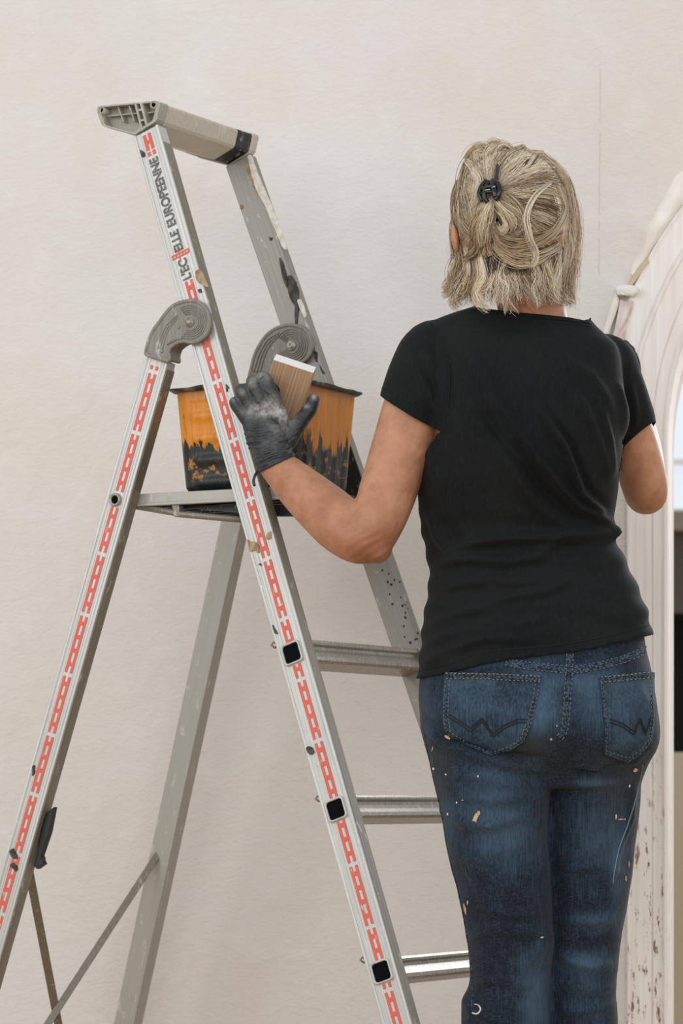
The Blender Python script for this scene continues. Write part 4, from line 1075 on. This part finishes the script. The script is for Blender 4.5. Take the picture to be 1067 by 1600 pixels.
for pk_, wav, topl in ((PKL, [(699, 1115), (716, 1125), (735, 1138), (753, 1122), (770, 1146), (790, 1132), (808, 1124), (824, 1124)], [(698, 1052), (765, 1053), (845, 1057)]),
                 (PKR, [(953, 1124), (972, 1130), (990, 1143), (1000, 1121), (1008, 1143), (1014, 1126), (1020, 1116)], [(937, 1058), (975, 1055), (1018, 1050)])):
    pk = patch(BJ, pk_, 0.0032, 0.0026, POCK, 'pocket', JE)
    bp = BVHTree.FromPolygons([pk.matrix_basis @ v.co for v in pk.data.vertices], [tuple(p.vertices) for p in pk.data.polygons])
    cxp = sum(p[0] for p in pk_) / len(pk_); cyp = sum(p[1] for p in pk_) / len(pk_)
    def inset(q, k): return [(cxp + (x - cxp) * (1 - k / abs(50)), cyp + (y - cyp) * (1 - k / 65)) for x, y in q]
    closed_ = pk_ + [pk_[0]]
    # welt at the pocket mouth and stitched border
    t0 = [(x, y + 5) for x, y in topl]
    patch(BJ, [(x, y - 1) for x, y in topl] + [(x, y + 10) for x, y in topl[::-1]], 0.0048, 0.002, SEAMD, 'pocket_hem', JE, 2.0)
    for k, mt, da in ((0.6, THREADG, (3, 2)), (5.0, THREADG, (3, 2))):
        q = inset(closed_, k); 
        line_on(bp, q, 0.0006, 0.0006, mt, 'stitching', JE, sub=1, dash=(4, 3), step=1.6, seg=5)
    line_on(bp, inset(closed_[3:-1] if pk_ is PKL else closed_[3:], 2.8), 0.0019, 0.0001, SEAMD, 'pocket_edge', JE, sub=1, step=2.5)
    for dy in (0, 5): line_on(bp, [(x, y + dy) for x, y in wav], 0.0011, 0.0002, DARKTH, 'wave_stitching', JE, sub=1, step=2)
    line_on(bp, [(x, y + 1) for x, y in topl], 0.0007, 0.003, THREAD, 'stitching', JE, sub=1, dash=(4, 3), step=1.6, seg=5)
    line_on(bp, [(x, y + 9) for x, y in topl], 0.0006, 0.0026, THREAD, 'stitching', JE, sub=1, dash=(4, 3), step=1.6, seg=5)
def band(poly, hw, lift, name, mat=SEAMD):
    c = catmull(poly, 5); L = []; R = []
    for i, (x, y) in enumerate(c):
        a, b = c[max(i - 1, 0)], c[min(i + 1, len(c) - 1)]; dx, dy = b[0] - a[0], b[1] - a[1]; l_ = math.hypot(dx, dy)
        L.append((x - dy / l_ * hw, y + dx / l_ * hw)); R.append((x + dy / l_ * hw, y - dx / l_ * hw))
    bm = bmesh.new(); pl = pr_ = None
    N_ = 4; prev = None
    for (x0, y0), (x1, y1) in zip(L, R):
        row = []
        for j in range(N_ + 1):
            q = j / N_; h = hit(BJ, x0 + (x1 - x0) * q, y0 + (y1 - y0) * q, lift * (0.35 + 0.65 * math.sin(math.pi * q)))
            row.append(bm.verts.new(h[0]) if h else None)
        if prev:
            for j in range(N_):
                f = (prev[j], prev[j + 1], row[j + 1], row[j])
                if all(f): bm.faces.new(f)
        prev = row
    o = obj(name, bm, mat, JE, True)
    for pl_ in (L, R): line_on(BJ, pl_, 0.00055, lift * 0.8, THREADG, 'stitching', JE, sub=1, dash=(4, 3), step=1.6, seg=5)
    return o
band([(790, 1034), (820, 1040), (855, 1044), (890, 1047)], 5.5, 0.0028, 'yoke_seam')
band([(892, 1048), (930, 1042), (975, 1030), (1010, 1014)], 5.5, 0.0028, 'yoke_seam')
band([(890, 1022), (889, 1045), (887, 1080), (885, 1110), (882, 1138), (874, 1152)], 5.0, 0.0028, 'seat_seam')
line_on(BJ, [(663, 1145), (676, 1210), (690, 1270), (700, 1330), (716, 1390), (728, 1450), (736, 1500), (738, 1560), (732, 1598)], 0.0012, 0.0002, SEAMD, 'side_seam', JE, step=4)
line_on(BJ, [(1004, 1195), (992, 1250), (980, 1290), (966, 1330), (957, 1380)], 0.0009, 0.0006, flat('pale_worn_crease', srgb(108, 118, 124), 0.8), 'worn_crease', JE, step=4)
# paint flecks
rf = random.Random(8)
CREAM = flat('dried_cream_paint', srgb(214, 208, 196), 0.6); TAN = flat('dried_tan_paint', srgb(196, 158, 118), 0.6)
def fleck(x, y, rx, ry, mat, name='paint_fleck', ang=0.0):
    n = 9; o_ = []
    for k in range(n):
        a = 2 * math.pi * k / n; r = rf.uniform(0.6, 1.1); dx, dy = rx * r * math.cos(a), ry * r * math.sin(a)
        h = hit(BJ, x + dx * math.cos(ang) - dy * math.sin(ang), y + dx * math.sin(ang) + dy * math.cos(ang), 0.0009)
        if h is None: return
        o_.append(h[0])
    c = hit(BJ, x, y, 0.0012)
    if c is None: return
    bm = bmesh.new(); cv = bm.verts.new(c[0]); vs = [bm.verts.new(p) for p in o_]
    for k in range(n): bm.faces.new((cv, vs[k], vs[(k + 1) % n]))
    me_ = bpy.data.meshes.new(name); bm.to_mesh(me_); bm.free(); o = link(name, me_, mat); o.parent = JE; o.matrix_parent_inverse = world_of(JE).inverted()
for a in ((743, 1278, 4.5, 8.5, TAN, 'paint_fleck', 0.45), (748, 1270, 3, 5, TAN), (697, 1210, 1.8, 1.8, CREAM), (678, 1201, 2, 2.5, CREAM), (714, 1254, 1.3, 2, CREAM), (723, 1250, 1.2, 1, CREAM), (747, 1213, 1.5, 2, CREAM),
          (820, 1092, 1.8, 12, CREAM), (764, 1094, 1.3, 1.3, CREAM), (861, 1155, 2.3, 2.2, TAN), (992, 1107, 2, 7, CREAM, 'paint_fleck', 0.4), (993, 1203, 5, 3.5, TAN, 'paint_fleck', -0.5), (983, 1228, 1.5, 3, CREAM, 'paint_fleck', 0.4),
          (962, 1276, 1.6, 6, TAN), (970, 1280, 6, 1.2, TAN), (976, 1280, 1.2, 2, TAN), (977, 1372, 1.5, 5, TAN), (982, 1350, 1, 6, TAN), (994, 1295, 2.5, 1, CREAM), (727, 1420, 2, 9, TAN, 'paint_fleck', -0.2), (731, 1410, 1, 4, CREAM),
          (699, 1152, 6, 2.6, TAN, 'paint_fleck', 0.5), (676, 1170, 1, 6, TAN, 'paint_fleck', 0.2), (742, 1160, 1.5, 5, TAN, 'paint_fleck', 0.6), (756, 1160, 1, 4, CREAM), (795, 1118, 5, 1.5, TAN), (806, 1117, 1.4, 3, TAN), (700, 1272, 1.5, 2, CREAM)):
    fleck(*a)
line_on(BJ, [(748, 1571), (751, 1577), (746, 1584), (738, 1583)], 0.0012, 0.0004, CREAM, 'paint_ring', JE, step=2)
line_on(BJ, [(741, 1569), (747, 1570)], 0.0008, 0.0004, CREAM, 'paint_ring', JE, step=2)
# shoes (below the picture)
SHOE = flat('black_shoe_leather', srgb(30, 30, 32), 0.5)
for (xc, yc) in ((P(786, 0, 4.78).x, 4.78), (P(913, 0, 4.83).x, 4.83)):
    bm = bmesh.new()
    limb(bm, [(xc, yc - 0.03, 0.058, .045), (xc, yc + 0.06, 0.052, .044), (xc + 0.005, yc + 0.13, 0.043, .040), (xc + 0.005, yc + 0.18, 0.034, .030)])
    bm = fuse(bm, 0.005, 3)
    for v in bm.verts:
        if v.co.z < 0.012: v.co.z = 0.012
    box(bm, xc - 0.042, xc + 0.046, yc - 0.075, yc + 0.215, 0.001, 0.014, None, 0.006)
    obj('shoe', bm, SHOE, PER, True)

# --- gloves
def mk_glove():
    t = NT('powdered_black_glove_rubber', 0.38, spec=0.5)
    du = t.math('MULTIPLY', t.attr('dust'), t.ramp(t.noise(55, 6, 0.72), 0.36, 0.62))
    t.base(t.mix(du, t.mix(t.noise(20, 3), srgb(24, 27, 30), srgb(40, 43, 46)), srgb(178, 176, 170)))
    t.l(t.ramp(du, 0.0, 0.4, (0.38, 0.38, 0.38, 1), (0.8, 0.8, 0.8, 1)), t.b.inputs['Roughness'])
    t.bump(t.noise(1, 4, 0.6, t.coord(scale=(70, 70, 210)), 0.6), 0.45, 0.003); return t.m
GLOVE = mk_glove()
bm = bmesh.new(); hand_left(bm, 1.0); bm = fuse(bm, 0.0016, 5, 0.5)
w3 = (P(446, 741, 4.82) - P(415, 650, 4.85)).normalized()
# open end at the wrist
a_, b_ = P(401, 738, 4.82), P(459, 711, 4.82); n_ = (b_ - a_).normalized().cross(Vector((0, 1, 0.1))).normalized()
if n_.z > 0: n_ = -n_
bmesh.ops.bisect_plane(bm, geom=list(bm.verts) + list(bm.edges) + list(bm.faces), dist=1e-6, plane_co=a_, plane_no=n_, clear_outer=True)
me = bpy.data.meshes.new('glove'); bm.to_mesh(me); bm.free()
GF = [([(378, 668), (400, 672), (440, 664)], 2.2, .0016), ([(380, 678), (405, 681), (450, 672)], 2.0, .0018), ([(384, 690), (410, 690), (455, 686)], 2.2, .002), ([(388, 701), (415, 699), (455, 695)], 2.0, .002),
      ([(392, 711), (415, 707), (457, 702)], 2.0, .0022), ([(396, 722), (420, 714), (458, 706)], 1.8, .002), ([(382, 648), (400, 650), (430, 650)], 2.2, .0012), ([(440, 640), (425, 615), (405, 606)], 1.8, .001),
      ([(377, 660), (382, 640), (396, 622)], 1.4, .0012), ([(436, 650), (420, 628), (398, 616)], 1.6, .001)]
fold_disp(me, GF, 0.0005, (60, 60, 90))
for v in me.vertices:
    x, y = to_px(v.co); k = min(1, max(0, (y - 664) / 30)) 
    v.co += v.normal * 0.0009 * k * math.sin((y + (x - 420) * 0.42) * 0.75 + 3.0 * noise.noise(Vector((x * 0.05, y * 0.03, 1))))
paint(me, 'dust', blobs([(425, 636, 24, 16, 1.0), (445, 650, 14, 12, .8), (412, 588, 12, 10, .7), (393, 598, 9, 9, .5), (378, 612, 8, 6, .45), (365, 624, 7, 5, .8), (400, 642, 20, 10, .7), (436, 668, 16, 12, .4), (491, 620, 5, 5, 1.0), (478, 634, 5, 4, .7), (430, 690, 30, 16, .15)]))
GL = link('glove', me, GLOVE, None, True); GL.parent = PER; GL.matrix_parent_inverse = world_of(PER).inverted()
m = GL.modifiers.new('thickness', 'SOLIDIFY'); m.thickness = 0.0008; m.offset = -1
# rolled cuff of the glove
BG = bvh_of(me)
bm = bmesh.new()
be = {}
for p in me.polygons:
    for e in p.edge_keys: be[e] = be.get(e, 0) + 1
rimv = sorted({v for e, c in be.items() if c == 1 for v in e})
if rimv:
    c_ = sum((me.vertices[i].co for i in rimv), Vector()) / len(rimv)
    ax1 = (b_ - a_).normalized(); ax2 = n_.cross(ax1).normalized()
    pts = sorted([me.vertices[i].co.copy() for i in rimv], key=lambda q: math.atan2((q - c_).dot(ax2), (q - c_).dot(ax1)))
    pts = pts[::4]
    pts = [(pts[i - 1] + pts[i] + pts[(i + 1) % len(pts)]) / 3 for i in range(len(pts))]
    tube(bm, [c_ + (p - c_) * 1.02 for p in pts], 0.0016, 8, closed=True); obj('cuff_roll', bm, GLOVE, GL, True)
bm = bmesh.new(); tube(bm, [P(x, y, Y) for x, y, Y in catmull([(402, 737, 4.812), (398, 744, 4.80), (396, 752, 4.80), (398, 760, 4.80)], 5)], [0.0022] * 15 + [0.0010], 8); obj('cuff_tail', bm, GLOVE, GL, True)
bm = bmesh.new(); hand_right(bm, 1.0); bm = fuse(bm, 0.003, 3)
me = bpy.data.meshes.new('glove'); bm.to_mesh(me); bm.free(); paint(me, 'dust', lambda v: 0.0)
G2 = link('glove', me, flat('matte_black_glove_rubber', srgb(26, 29, 31), 0.9, 0.0, 0.1), None, True); G2.parent = PER; G2.matrix_parent_inverse = world_of(PER).inverted()

# --- wooden sanding block in the hand
def mk_wood():
    t = NT('planed_wood', 0.6, spec=0.3)
    g = t.noise(1, 4, 0.6, t.coord(scale=(420, 60, 5), loc=(1, 2, 3))); g2 = t.noise(1, 3, 0.5, t.coord(scale=(60, 60, 4)))
    c = t.mix(t.ramp(g, 0.35, 0.65), srgb(148, 116, 90), srgb(194, 162, 130)); c = t.mix(t.math('MULTIPLY', t.ramp(g2, 0.4, 0.7), 0.5), c, srgb(166, 134, 104))
    c = t.mix(t.math('MULTIPLY', t.ramp(t.noise(90, 4), 0.66, 0.72), 0.4), c, srgb(205, 190, 172)); t.base(c); t.bump(g, 0.35, 0.0012); return t.m
WOOD = mk_wood()
fTL, fTR, fBR = P(427, 562, 4.862), P(490, 583, 4.862), P(463, 646, 4.856)
ex = (fTR - fTL).normalized(); ez_ = (fTR - fBR); ez_ = (ez_ - ex * ez_.dot(ex)); hgt = ez_.length * 1.2; ez_.normalize(); ey = ez_.cross(ex)
if ey.y < 0: ey = -ey
# tilt the block a little so that its top end shows
R_ = Matrix.Rotation(math.radians(-32), 3, ex); ez2 = R_ @ ez_; ey2 = R_ @ ey
if ey2.z < 0 and (Matrix.Rotation(math.radians(32), 3, ex) @ ey).z > 0: R_ = Matrix.Rotation(math.radians(32), 3, ex); ez2 = R_ @ ez_; ey2 = R_ @ ey
wB = (fTR - fTL).length
MB = Matrix((ex, ey2, ez2)).transposed().to_4x4(); MB.translation = fTL
bm = bmesh.new(); box(bm, 0, wB, 0, 0.026, -hgt, 0, None, 0.0008)
BLK = obj('sanding_block', bm, WOOD, None, mw=MB); tag(BLK, 'small wooden block with a white dusty end held in the gloved hand', 'block')
bm = bmesh.new(); box(bm, 0.0003, wB - 0.0003, 0.0003, 0.0257, -0.0004, 0.0012, None, 0.0005)
obj('dusty_end', bm, flat('white_dust', srgb(240, 238, 234), 0.8), BLK, mw=MB)['label'] = 'white dusted end'

# --- hair
rh = random.Random(11)
HX, HYp, RX, RZ, RD = 801.0, 338.0, 88.0, 104.0, 108.0
def hs(px, py, lift=0.0):
    """point on the hair surface seen at a picture point; lift in px"""
    q = ((px - HX) / RX) ** 2 + ((py - HYp) / RZ) ** 2
    if py > HYp + 50: q = ((px - HX) / RX) ** 2 + (50 / RZ) ** 2
    k = math.sqrt(max(0.0, 1 - q))
    Y = 4.735 - (RD * k + lift) * 4.735 / F
    return P(px, py, Y)
def mk_hair():
    t = NT('ash_blond_hair', 0.42, spec=0.5)
    v = t.attr('tone')
    r = t.n('ShaderNodeValToRGB'); t.l(v, r.inputs[0]); cr = r.color_ramp
    cr.elements[0].position = 0.0; cr.elements[0].color = srgb(52, 41, 31); cr.elements[1].position = 1.0; cr.elements[1].color = srgb(252, 241, 222)
    e = cr.elements.new(0.3); e.color = srgb(138, 111, 82); e = cr.elements.new(0.58); e.color = srgb(212, 187, 151)
    t.base(r.outputs[0]); t.b.inputs['Anisotropic'].default_value = 0.3
    return t.m
HAIRM = mk_hair()
class Hair:
    def __init__(s): s.v = []; s.f = []; s.t = []
    def strand(s, pts, r0, tone):
        n = len(pts); b0 = len(s.v)
        for i, p in enumerate(pts):
            tg = (pts[min(i + 1, n - 1)] - pts[max(i - 1, 0)]); tg.normalize()
            a = tg.cross(Vector((0.2, 1, 0.1))).normalized(); b = tg.cross(a); r = r0 * (1 - 0.75 * (i / (n - 1)) ** 3) * min(1.0, 0.35 + 0.65 * i / 3)
            for k in range(3):
                an = 2.094 * k; s.v.append(tuple(p + a * (r * math.cos(an)) + b * (r * math.sin(an)))); s.t.append(tone)
        for i in range(n - 1):
            for k in range(3):
                j = (k + 1) % 3; q = b0 + 3 * i; s.f.append((q + k, q + j, q + 3 + j, q + 3 + k))
    def build(s, name, parent):
        me_ = bpy.data.meshes.new(name); me_.from_pydata(s.v, [], s.f); a = me_.attributes.new('tone', 'FLOAT', 'POINT'); a.data.foreach_set('value', s.t)
        me_.polygons.foreach_set('use_smooth', [True] * len(me_.polygons)); o = link(name, me_, HAIRM); o.parent = parent; o.matrix_parent_inverse = world_of(parent).inverted(); return o
def clump(H_, guide, n, spread, lift, tone, tv=0.18, taper=True, wig=2.0, r0=0.00042, lv=5, trim0=0.78):
    """guide: picture points; spread: width in px at start, middle, end"""
    for _ in range(n):
        u_ = rh.gauss(0, 0.5); w_ = rh.gauss(0, 0.5); ph = rh.uniform(0, 6.28); fr = rh.uniform(1.2, 3.2); tn = max(0, min(1, tone + rh.gauss(0, tv)))
        trim = rh.uniform(trim0, 1.0) if taper else 1.0; lf = rh.uniform(-1, 1) * lv
        c = catmull(guide, 6); m_ = max(4, int(len(c) * trim)); pts = []
        for i in range(m_):
            q = i / (len(c) - 1); x, y = c[i]
            a, b = c[max(i - 1, 0)], c[min(i + 1, len(c) - 1)]; dx, dy = b[0] - a[0], b[1] - a[1]; l_ = math.hypot(dx, dy) or 1
            sp = spread[0] * (1 - q) ** 2 + spread[1] * 2 * q * (1 - q) + spread[2] * q * q
            o_ = u_ * sp + wig * math.sin(ph + fr * q * 4) * (0.3 + q)
            x += -dy / l_ * o_; y += dx / l_ * o_
            lf2 = lift[0] * (1 - q) ** 2 + lift[1] * 2 * q * (1 - q) + lift[2] * q * q + lf + w_ * 2
            pts.append(hs(x, y, lf2))
        H_.strand(pts, r0 * rh.uniform(0.7, 1.3), tn)
# hair mass under the strands: part of the scalp
bm = bmesh.new(); sc = 4.735 / F
ball(bm, HC + Vector((0.0, .0, .002)), (RX - 8) * sc, .088, (RZ - 8) * sc, 32, 20)
ball(bm, P(800, 385, 4.725), 68 * sc, .066, 44 * sc, 24, 14)
bm = fuse(bm, 0.004, 4)
for v in bm.verts:                                # keep the face free
    if v.co.y > HC.y + 0.035: v.co.y = HC.y + 0.035 + (v.co.y - HC.y - 0.035) * 0.2
HSC = flat('dark_hair_roots', srgb(62, 49, 38), 0.7)
HR = obj('hair', bm, HSC, PER, True)
H1 = Hair()
CL = (766, 300)
# layer 1: everything combed from the hairline to the clip
for k in range(104):
    a = math.radians(-66 + 310 * k / 103 + rh.uniform(-2, 2))     # from lower right over the top to the lower left
    ca, sa = math.cos(a), math.sin(a)
    sx, sy = HX + (RX - 4) * ca, HYp - (RZ - 3) * sa
    if sy > 400: sy = 400
    ex_, ey_ = CL[0] + rh.uniform(-4, 7) + (5 if ca > 0 else -5), CL[1] + rh.uniform(-12, 14)
    bow = rh.uniform(1, 20) * (1 if ca > -0.2 else -0.6)
    j = rh.uniform(-5, 5)
    m1 = (sx + (ex_ - sx) * 0.30 + sa * 2 + j, sy + (ey_ - sy) * 0.26 - bow * 0.6); m2 = (sx + (ex_ - sx) * 0.66 - j, sy + (ey_ - sy) * 0.62 - bow * 0.4)
    clump(H1, [(sx, sy), m1, m2, (ex_, ey_)], 46, (7, 10, 5), (-3, rh.uniform(1, 9), 4), rh.choice((0.22, 0.38, 0.5, 0.62, 0.8)), taper=False, lv=3, tv=.13)
def G(pts, n=90, sp=(6, 8, 6), lf=(3, 8, 6), tone=0.5, **kw):
    kw.setdefault('tv', .15)
    for t_, f_ in ((tone, .55), (tone - .25, .25), (tone + .22, .2)): clump(H1, pts, int(n * f_), sp, lf, t_, **kw)
# curls and loops
for (p_, t_) in (([(842, 240), (828, 262), (800, 280), (776, 292)], .55), ([(866, 262), (846, 272), (812, 284), (778, 295)], .4), ([(826, 232), (812, 250), (792, 268), (772, 288)], .7), ([(880, 290), (852, 284), (815, 290), (780, 298)], .5),
                 ([(854, 250), (836, 266), (808, 278), (778, 292)], .78), ([(806, 230), (800, 248), (786, 266), (772, 286)], .45)): G(p_, 120, (9, 12, 5), (0, 8, 5), t_)
G([(862, 284), (836, 306), (822, 338), (828, 372), (837, 396), (832, 414), (816, 410)], 90, (2, 6, 3), (4, 17, 10), .8)
G([(872, 290), (884, 326), (868, 360), (838, 380), (800, 388), (776, 372), (768, 345)], 100, (4, 9, 5), (3, 13, 12), .5)
G([(880, 356), (850, 370), (815, 376), (786, 368), (772, 345)], 130, (8, 11, 6), (1, 10, 10), .42)
G([(876, 382), (850, 396), (815, 400), (785, 388), (770, 360)], 130, (8, 11, 6), (1, 10, 12), .5)
G([(866, 388), (842, 406), (810, 411), (784, 398), (768, 378)], 110, (4, 8, 6), (1, 10, 10), .62)
G([(880, 330), (850, 318), (815, 318), (785, 310)], 90, (8, 11, 5), (1, 7, 5), .3)
G([(868, 262), (840, 262), (805, 276), (780, 292)], 110, (6, 10, 5), (1, 9, 5), .72)
G([(886, 312), (858, 296), (820, 296), (784, 300)], 90, (6, 9, 5), (0, 8, 5), .62)
G([(790, 300), (812, 322), (822, 345), (812, 362), (792, 368)], 80, (3, 7, 5), (6, 11, 9), .4)
G([(780, 330), (790, 350), (784, 362), (776, 350)], 50, (2, 5, 4), (10, 14, 12), .65)
G([(767, 312), (758, 335), (752, 360), (756, 388)], 150, (4, 12, 8), (10, 18, 12), .68)
G([(765, 314), (748, 340), (738, 362), (732, 380)], 100, (3, 10, 7), (8, 13, 8), .5)
G([(770, 310), (786, 330), (800, 348), (798, 366)], 90, (3, 8, 5), (9, 14, 9), .6)
G([(726, 250), (737, 262), (748, 280), (744, 302), (738, 330)], 100, (3, 9, 6), (3, 14, 8), .82)
G([(738, 238), (727, 262), (722, 290), (726, 320), (732, 350)], 130, (4, 12, 8), (1, 8, 6), .5)
G([(719, 282), (713, 315), (716, 345), (728, 370)], 140, (5, 10, 8), (0, 6, 5), .42)
G([(716, 340), (730, 360), (744, 375), (738, 395), (720, 408)], 110, (5, 10, 6), (1, 8, 6), .4)
G([(714, 320), (722, 350), (716, 380), (722, 400)], 100, (5, 8, 6), (-1, 5, 3), .55)
G([(776, 226), (764, 240), (764, 262), (768, 285)], 110, (5, 11, 4), (-1, 9, 8), .75)
G([(800, 233), (788, 226), (775, 233), (769, 252), (768, 280)], 90, (3, 8, 4), (0, 10, 8), .7)
G([(752, 232), (742, 240), (748, 262), (760, 284)], 90, (4, 9, 4), (-1, 10, 6), .6)
G([(822, 230), (800, 240), (785, 258), (774, 285)], 120, (6, 12, 5), (-1, 8, 6), .55)
G([(850, 240), (815, 244), (792, 262), (776, 288)], 110, (5, 11, 5), (-1, 8, 6), .72)
# lower back layer that hangs to the collar, coming out from under the combed hair
for k in range(56):
    f = k / 55; cx0 = (f - 0.5); x0 = 722 + 150 * f + rh.uniform(-4, 4)
    x1 = x0 + cx0 * 10 + rh.uniform(-5, 5); x2 = x1 + cx0 * 20 + rh.uniform(-10, 10); fl = rh.uniform(-16, 16) + cx0 * 34; ye = 487 - 18 * abs(cx0) + rh.uniform(-30, 8)
    clump(H1, [(x0, 352), (x0 + rh.uniform(-3, 3), 392), (x1, 422), (x2, ye - 22), (x2 + fl * .8, ye)], 46, (9, 10, 3 + 5 * rh.random()), (-22, -9, rh.uniform(-8, 0)), rh.choice((.12, .25, .4, .55, .75)), trim0=.6, lv=4, wig=3.5, tv=.13)
for k in range(30):
    f = k / 29; x0 = 736 + 116 * f; cx0 = f - .5; fl = rh.uniform(-20, 14) + cx0 * 30
    clump(H1, [(x0, 392), (x0 + rh.uniform(-7, 7), 420), (x0 + cx0 * 24 + rh.uniform(-8, 8), 446), (x0 + cx0 * 34 + fl, 474 + rh.uniform(-14, 10))], 40, (9, 9, 4), (-16, -6, 1), rh.choice((.35, .55, .7, .85)), trim0=.62, lv=4, wig=3.5, tv=.13)
# shade under the loops, painted as near-black strands
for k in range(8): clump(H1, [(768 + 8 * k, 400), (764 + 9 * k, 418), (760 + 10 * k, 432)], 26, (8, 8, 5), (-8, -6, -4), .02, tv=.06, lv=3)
# long side pieces
G([(846, 240), (880, 276), (892, 330), (890, 390), (880, 436)], 190, (3, 12, 11), (-2, -12, -8), .6, wig=3.5)
G([(858, 256), (890, 310), (897, 366), (893, 420), (882, 472)], 190, (3, 13, 14), (-6, -24, -14), .55, wig=4.5)
G([(862, 280), (880, 335), (885, 388), (874, 430), (860, 466)], 150, (4, 12, 10), (0, 0, -4), .66, wig=3.5)
G([(880, 370), (888, 415), (880, 450), (872, 482)], 120, (5, 11, 8), (-8, -12, -8), .5, wig=4)
G([(710, 330), (705, 360), (710, 400), (705, 430), (694, 454)], 46, (2, 5, 8), (-16, -14, -10), .45, wig=4)
G([(718, 352), (722, 395), (716, 425), (704, 446), (692, 456)], 120, (5, 11, 7), (-8, -6, -4), .45, wig=3.5)
G([(722, 380), (730, 420), (720, 450), (710, 470), (720, 484)], 120, (5, 10, 6), (-4, -3, 0), .55, wig=3.5)
G([(748, 395), (754, 430), (744, 455), (752, 474), (768, 486)], 110, (4, 9, 5), (-4, 0, 4), .8, wig=2.5)
G([(876, 430), (882, 452), (890, 468), (880, 480)], 60, (5, 9, 6), (-14, -14, -10), .5, wig=3.5)
G([(735, 405), (738, 435), (724, 458), (706, 468)], 60, (4, 8, 5), (-6, -3, 0), .35, wig=3)
G([(846, 400), (862, 432), (868, 458), (884, 476)], 80, (5, 9, 6), (-6, -4, 0), .7, wig=3)
G([(712, 318), (708, 350), (716, 378), (712, 402)], 46, (3, 5, 5), (-12, -10, -6), .6, wig=4)
G([(722, 420), (712, 445), (700, 458), (688, 462)], 50, (5, 6, 4), (-10, -8, -6), .5, wig=3)
G([(872, 440), (878, 458), (890, 470), (902, 474)], 40, (5, 6, 4), (-10, -8, -6), .6, wig=3)
G([(760, 230), (768, 222), (782, 223), (792, 232)], 60, (4, 5, 4), (-6, -4, 0), .55, wig=2)
G([(728, 250), (738, 238), (752, 231), (764, 238), (768, 262)], 110, (5, 9, 5), (-8, -4, 6), .5, wig=2)
G([(734, 256), (745, 246), (757, 250), (764, 280)], 90, (6, 9, 5), (-2, 4, 8), .65, wig=2)
G([(716, 400), (706, 425), (704, 446), (690, 456)], 70, (6, 7, 5), (-12, -8, -4), .7, wig=4)
G([(790, 402), (782, 430), (792, 452), (784, 478)], 60, (6, 8, 5), (-8, -4, 2), .85, wig=4)
G([(828, 405), (842, 432), (834, 456), (846, 482)], 60, (6, 8, 5), (-8, -4, 2), .8, wig=4)
G([(856, 400), (850, 430), (862, 455), (856, 480)], 60, (6, 8, 5), (-8, -4, 0), .3, wig=4)
# flyaways
for _ in range(230):
    a = rh.uniform(-0.6, 3.8); x0, y0 = HX + RX * math.cos(a) * .96, HYp - RZ * math.sin(a) * .96; d = rh.uniform(4, 14)
    clump(H1, [(x0, y0), (x0 + math.cos(a) * d * .6 + rh.uniform(-8, 8), y0 - math.sin(a) * d * .6 + rh.uniform(-2, 14)), (x0 + math.cos(a) * d + rh.uniform(-12, 12), y0 - math.sin(a) * d * .7 + rh.uniform(8, 34))], 1, (0, 0, 0), (0, 0, 0), .7, r0=0.00022)
for _ in range(70):
    s_ = rh.choice((-1, 1)); x0 = 800 + s_ * rh.uniform(70, 90); y0 = rh.uniform(330, 420)
    clump(H1, [(x0, y0), (x0 + s_ * rh.uniform(0, 14), y0 + 30), (x0 + s_ * rh.uniform(-6, 18), y0 + rh.uniform(50, 80))], 1, (0, 0, 0), (-12, -12, -12), .6, r0=0.00022)
hs_obj = H1.build('strands', HR); hs_obj['kind'] = 'stuff'
# hair clip
CLIPM = flat('glossy_black_clip', srgb(12, 13, 15), 0.18)
bm = bmesh.new()
def hp(x, y, l): return hs(x, y, l)
tube(bm, [hp(*q) for q in catmull([(777, 258, 15), (776, 270, 17), (774, 284, 19), (771, 296, 19)], 4)], [.0026] * 6 + [.0034] * 7, 10)
for q in ([(770, 282, 18), (778, 288, 21), (780, 300, 19), (774, 313, 15)], [(768, 284, 20), (772, 296, 23), (774, 308, 19)]): 
    c = catmull(q, 5); tube(bm, [hp(*p) for p in c], [.0042] * len(c), 10)
for q in ([(760, 282, 20), (752, 292, 22), (749, 303, 20), (754, 314, 14)], [(764, 284, 21), (758, 296, 23), (757, 308, 20), (762, 316, 15)]):
    c = catmull(q, 5); tube(bm, [hp(*p) for p in c], [.0036] * len(c), 10)
c = catmull([(750, 296, 22), (762, 292, 24), (774, 292, 23)], 4); tube(bm, [hp(*p) for p in c], [.0030] * len(c), 10)
c = catmull([(752, 302, 21), (762, 300, 23), (775, 300, 22)], 4); tube(bm, [hp(*p) for p in c], [.0024] * len(c), 10)
HCL = obj('hair_clip', bm, CLIPM, PER, True)
bm = bmesh.new()
for q in ([(756, 297.5, 27), (766, 296, 28)], [(768, 293, 28), (774, 291, 28)]): tube(bm, [hp(*p) for p in q], .0009, 8)
obj('spring', bm, flat('clip_spring_steel', srgb(190, 190, 190), 0.25, 0.9), HCL, True)
# fine necklace
BB = BVHTree.FromPolygons([v.co.copy() for v in BODY.data.vertices], [tuple(p.vertices) for p in BODY.data.polygons])
line_on(BB, [(786, 468), (800, 465), (820, 464), (845, 466), (862, 470)], 0.0006, 0.0008, flat('gold_chain', srgb(200, 160, 110), 0.35, 0.8), 'necklace', PER)
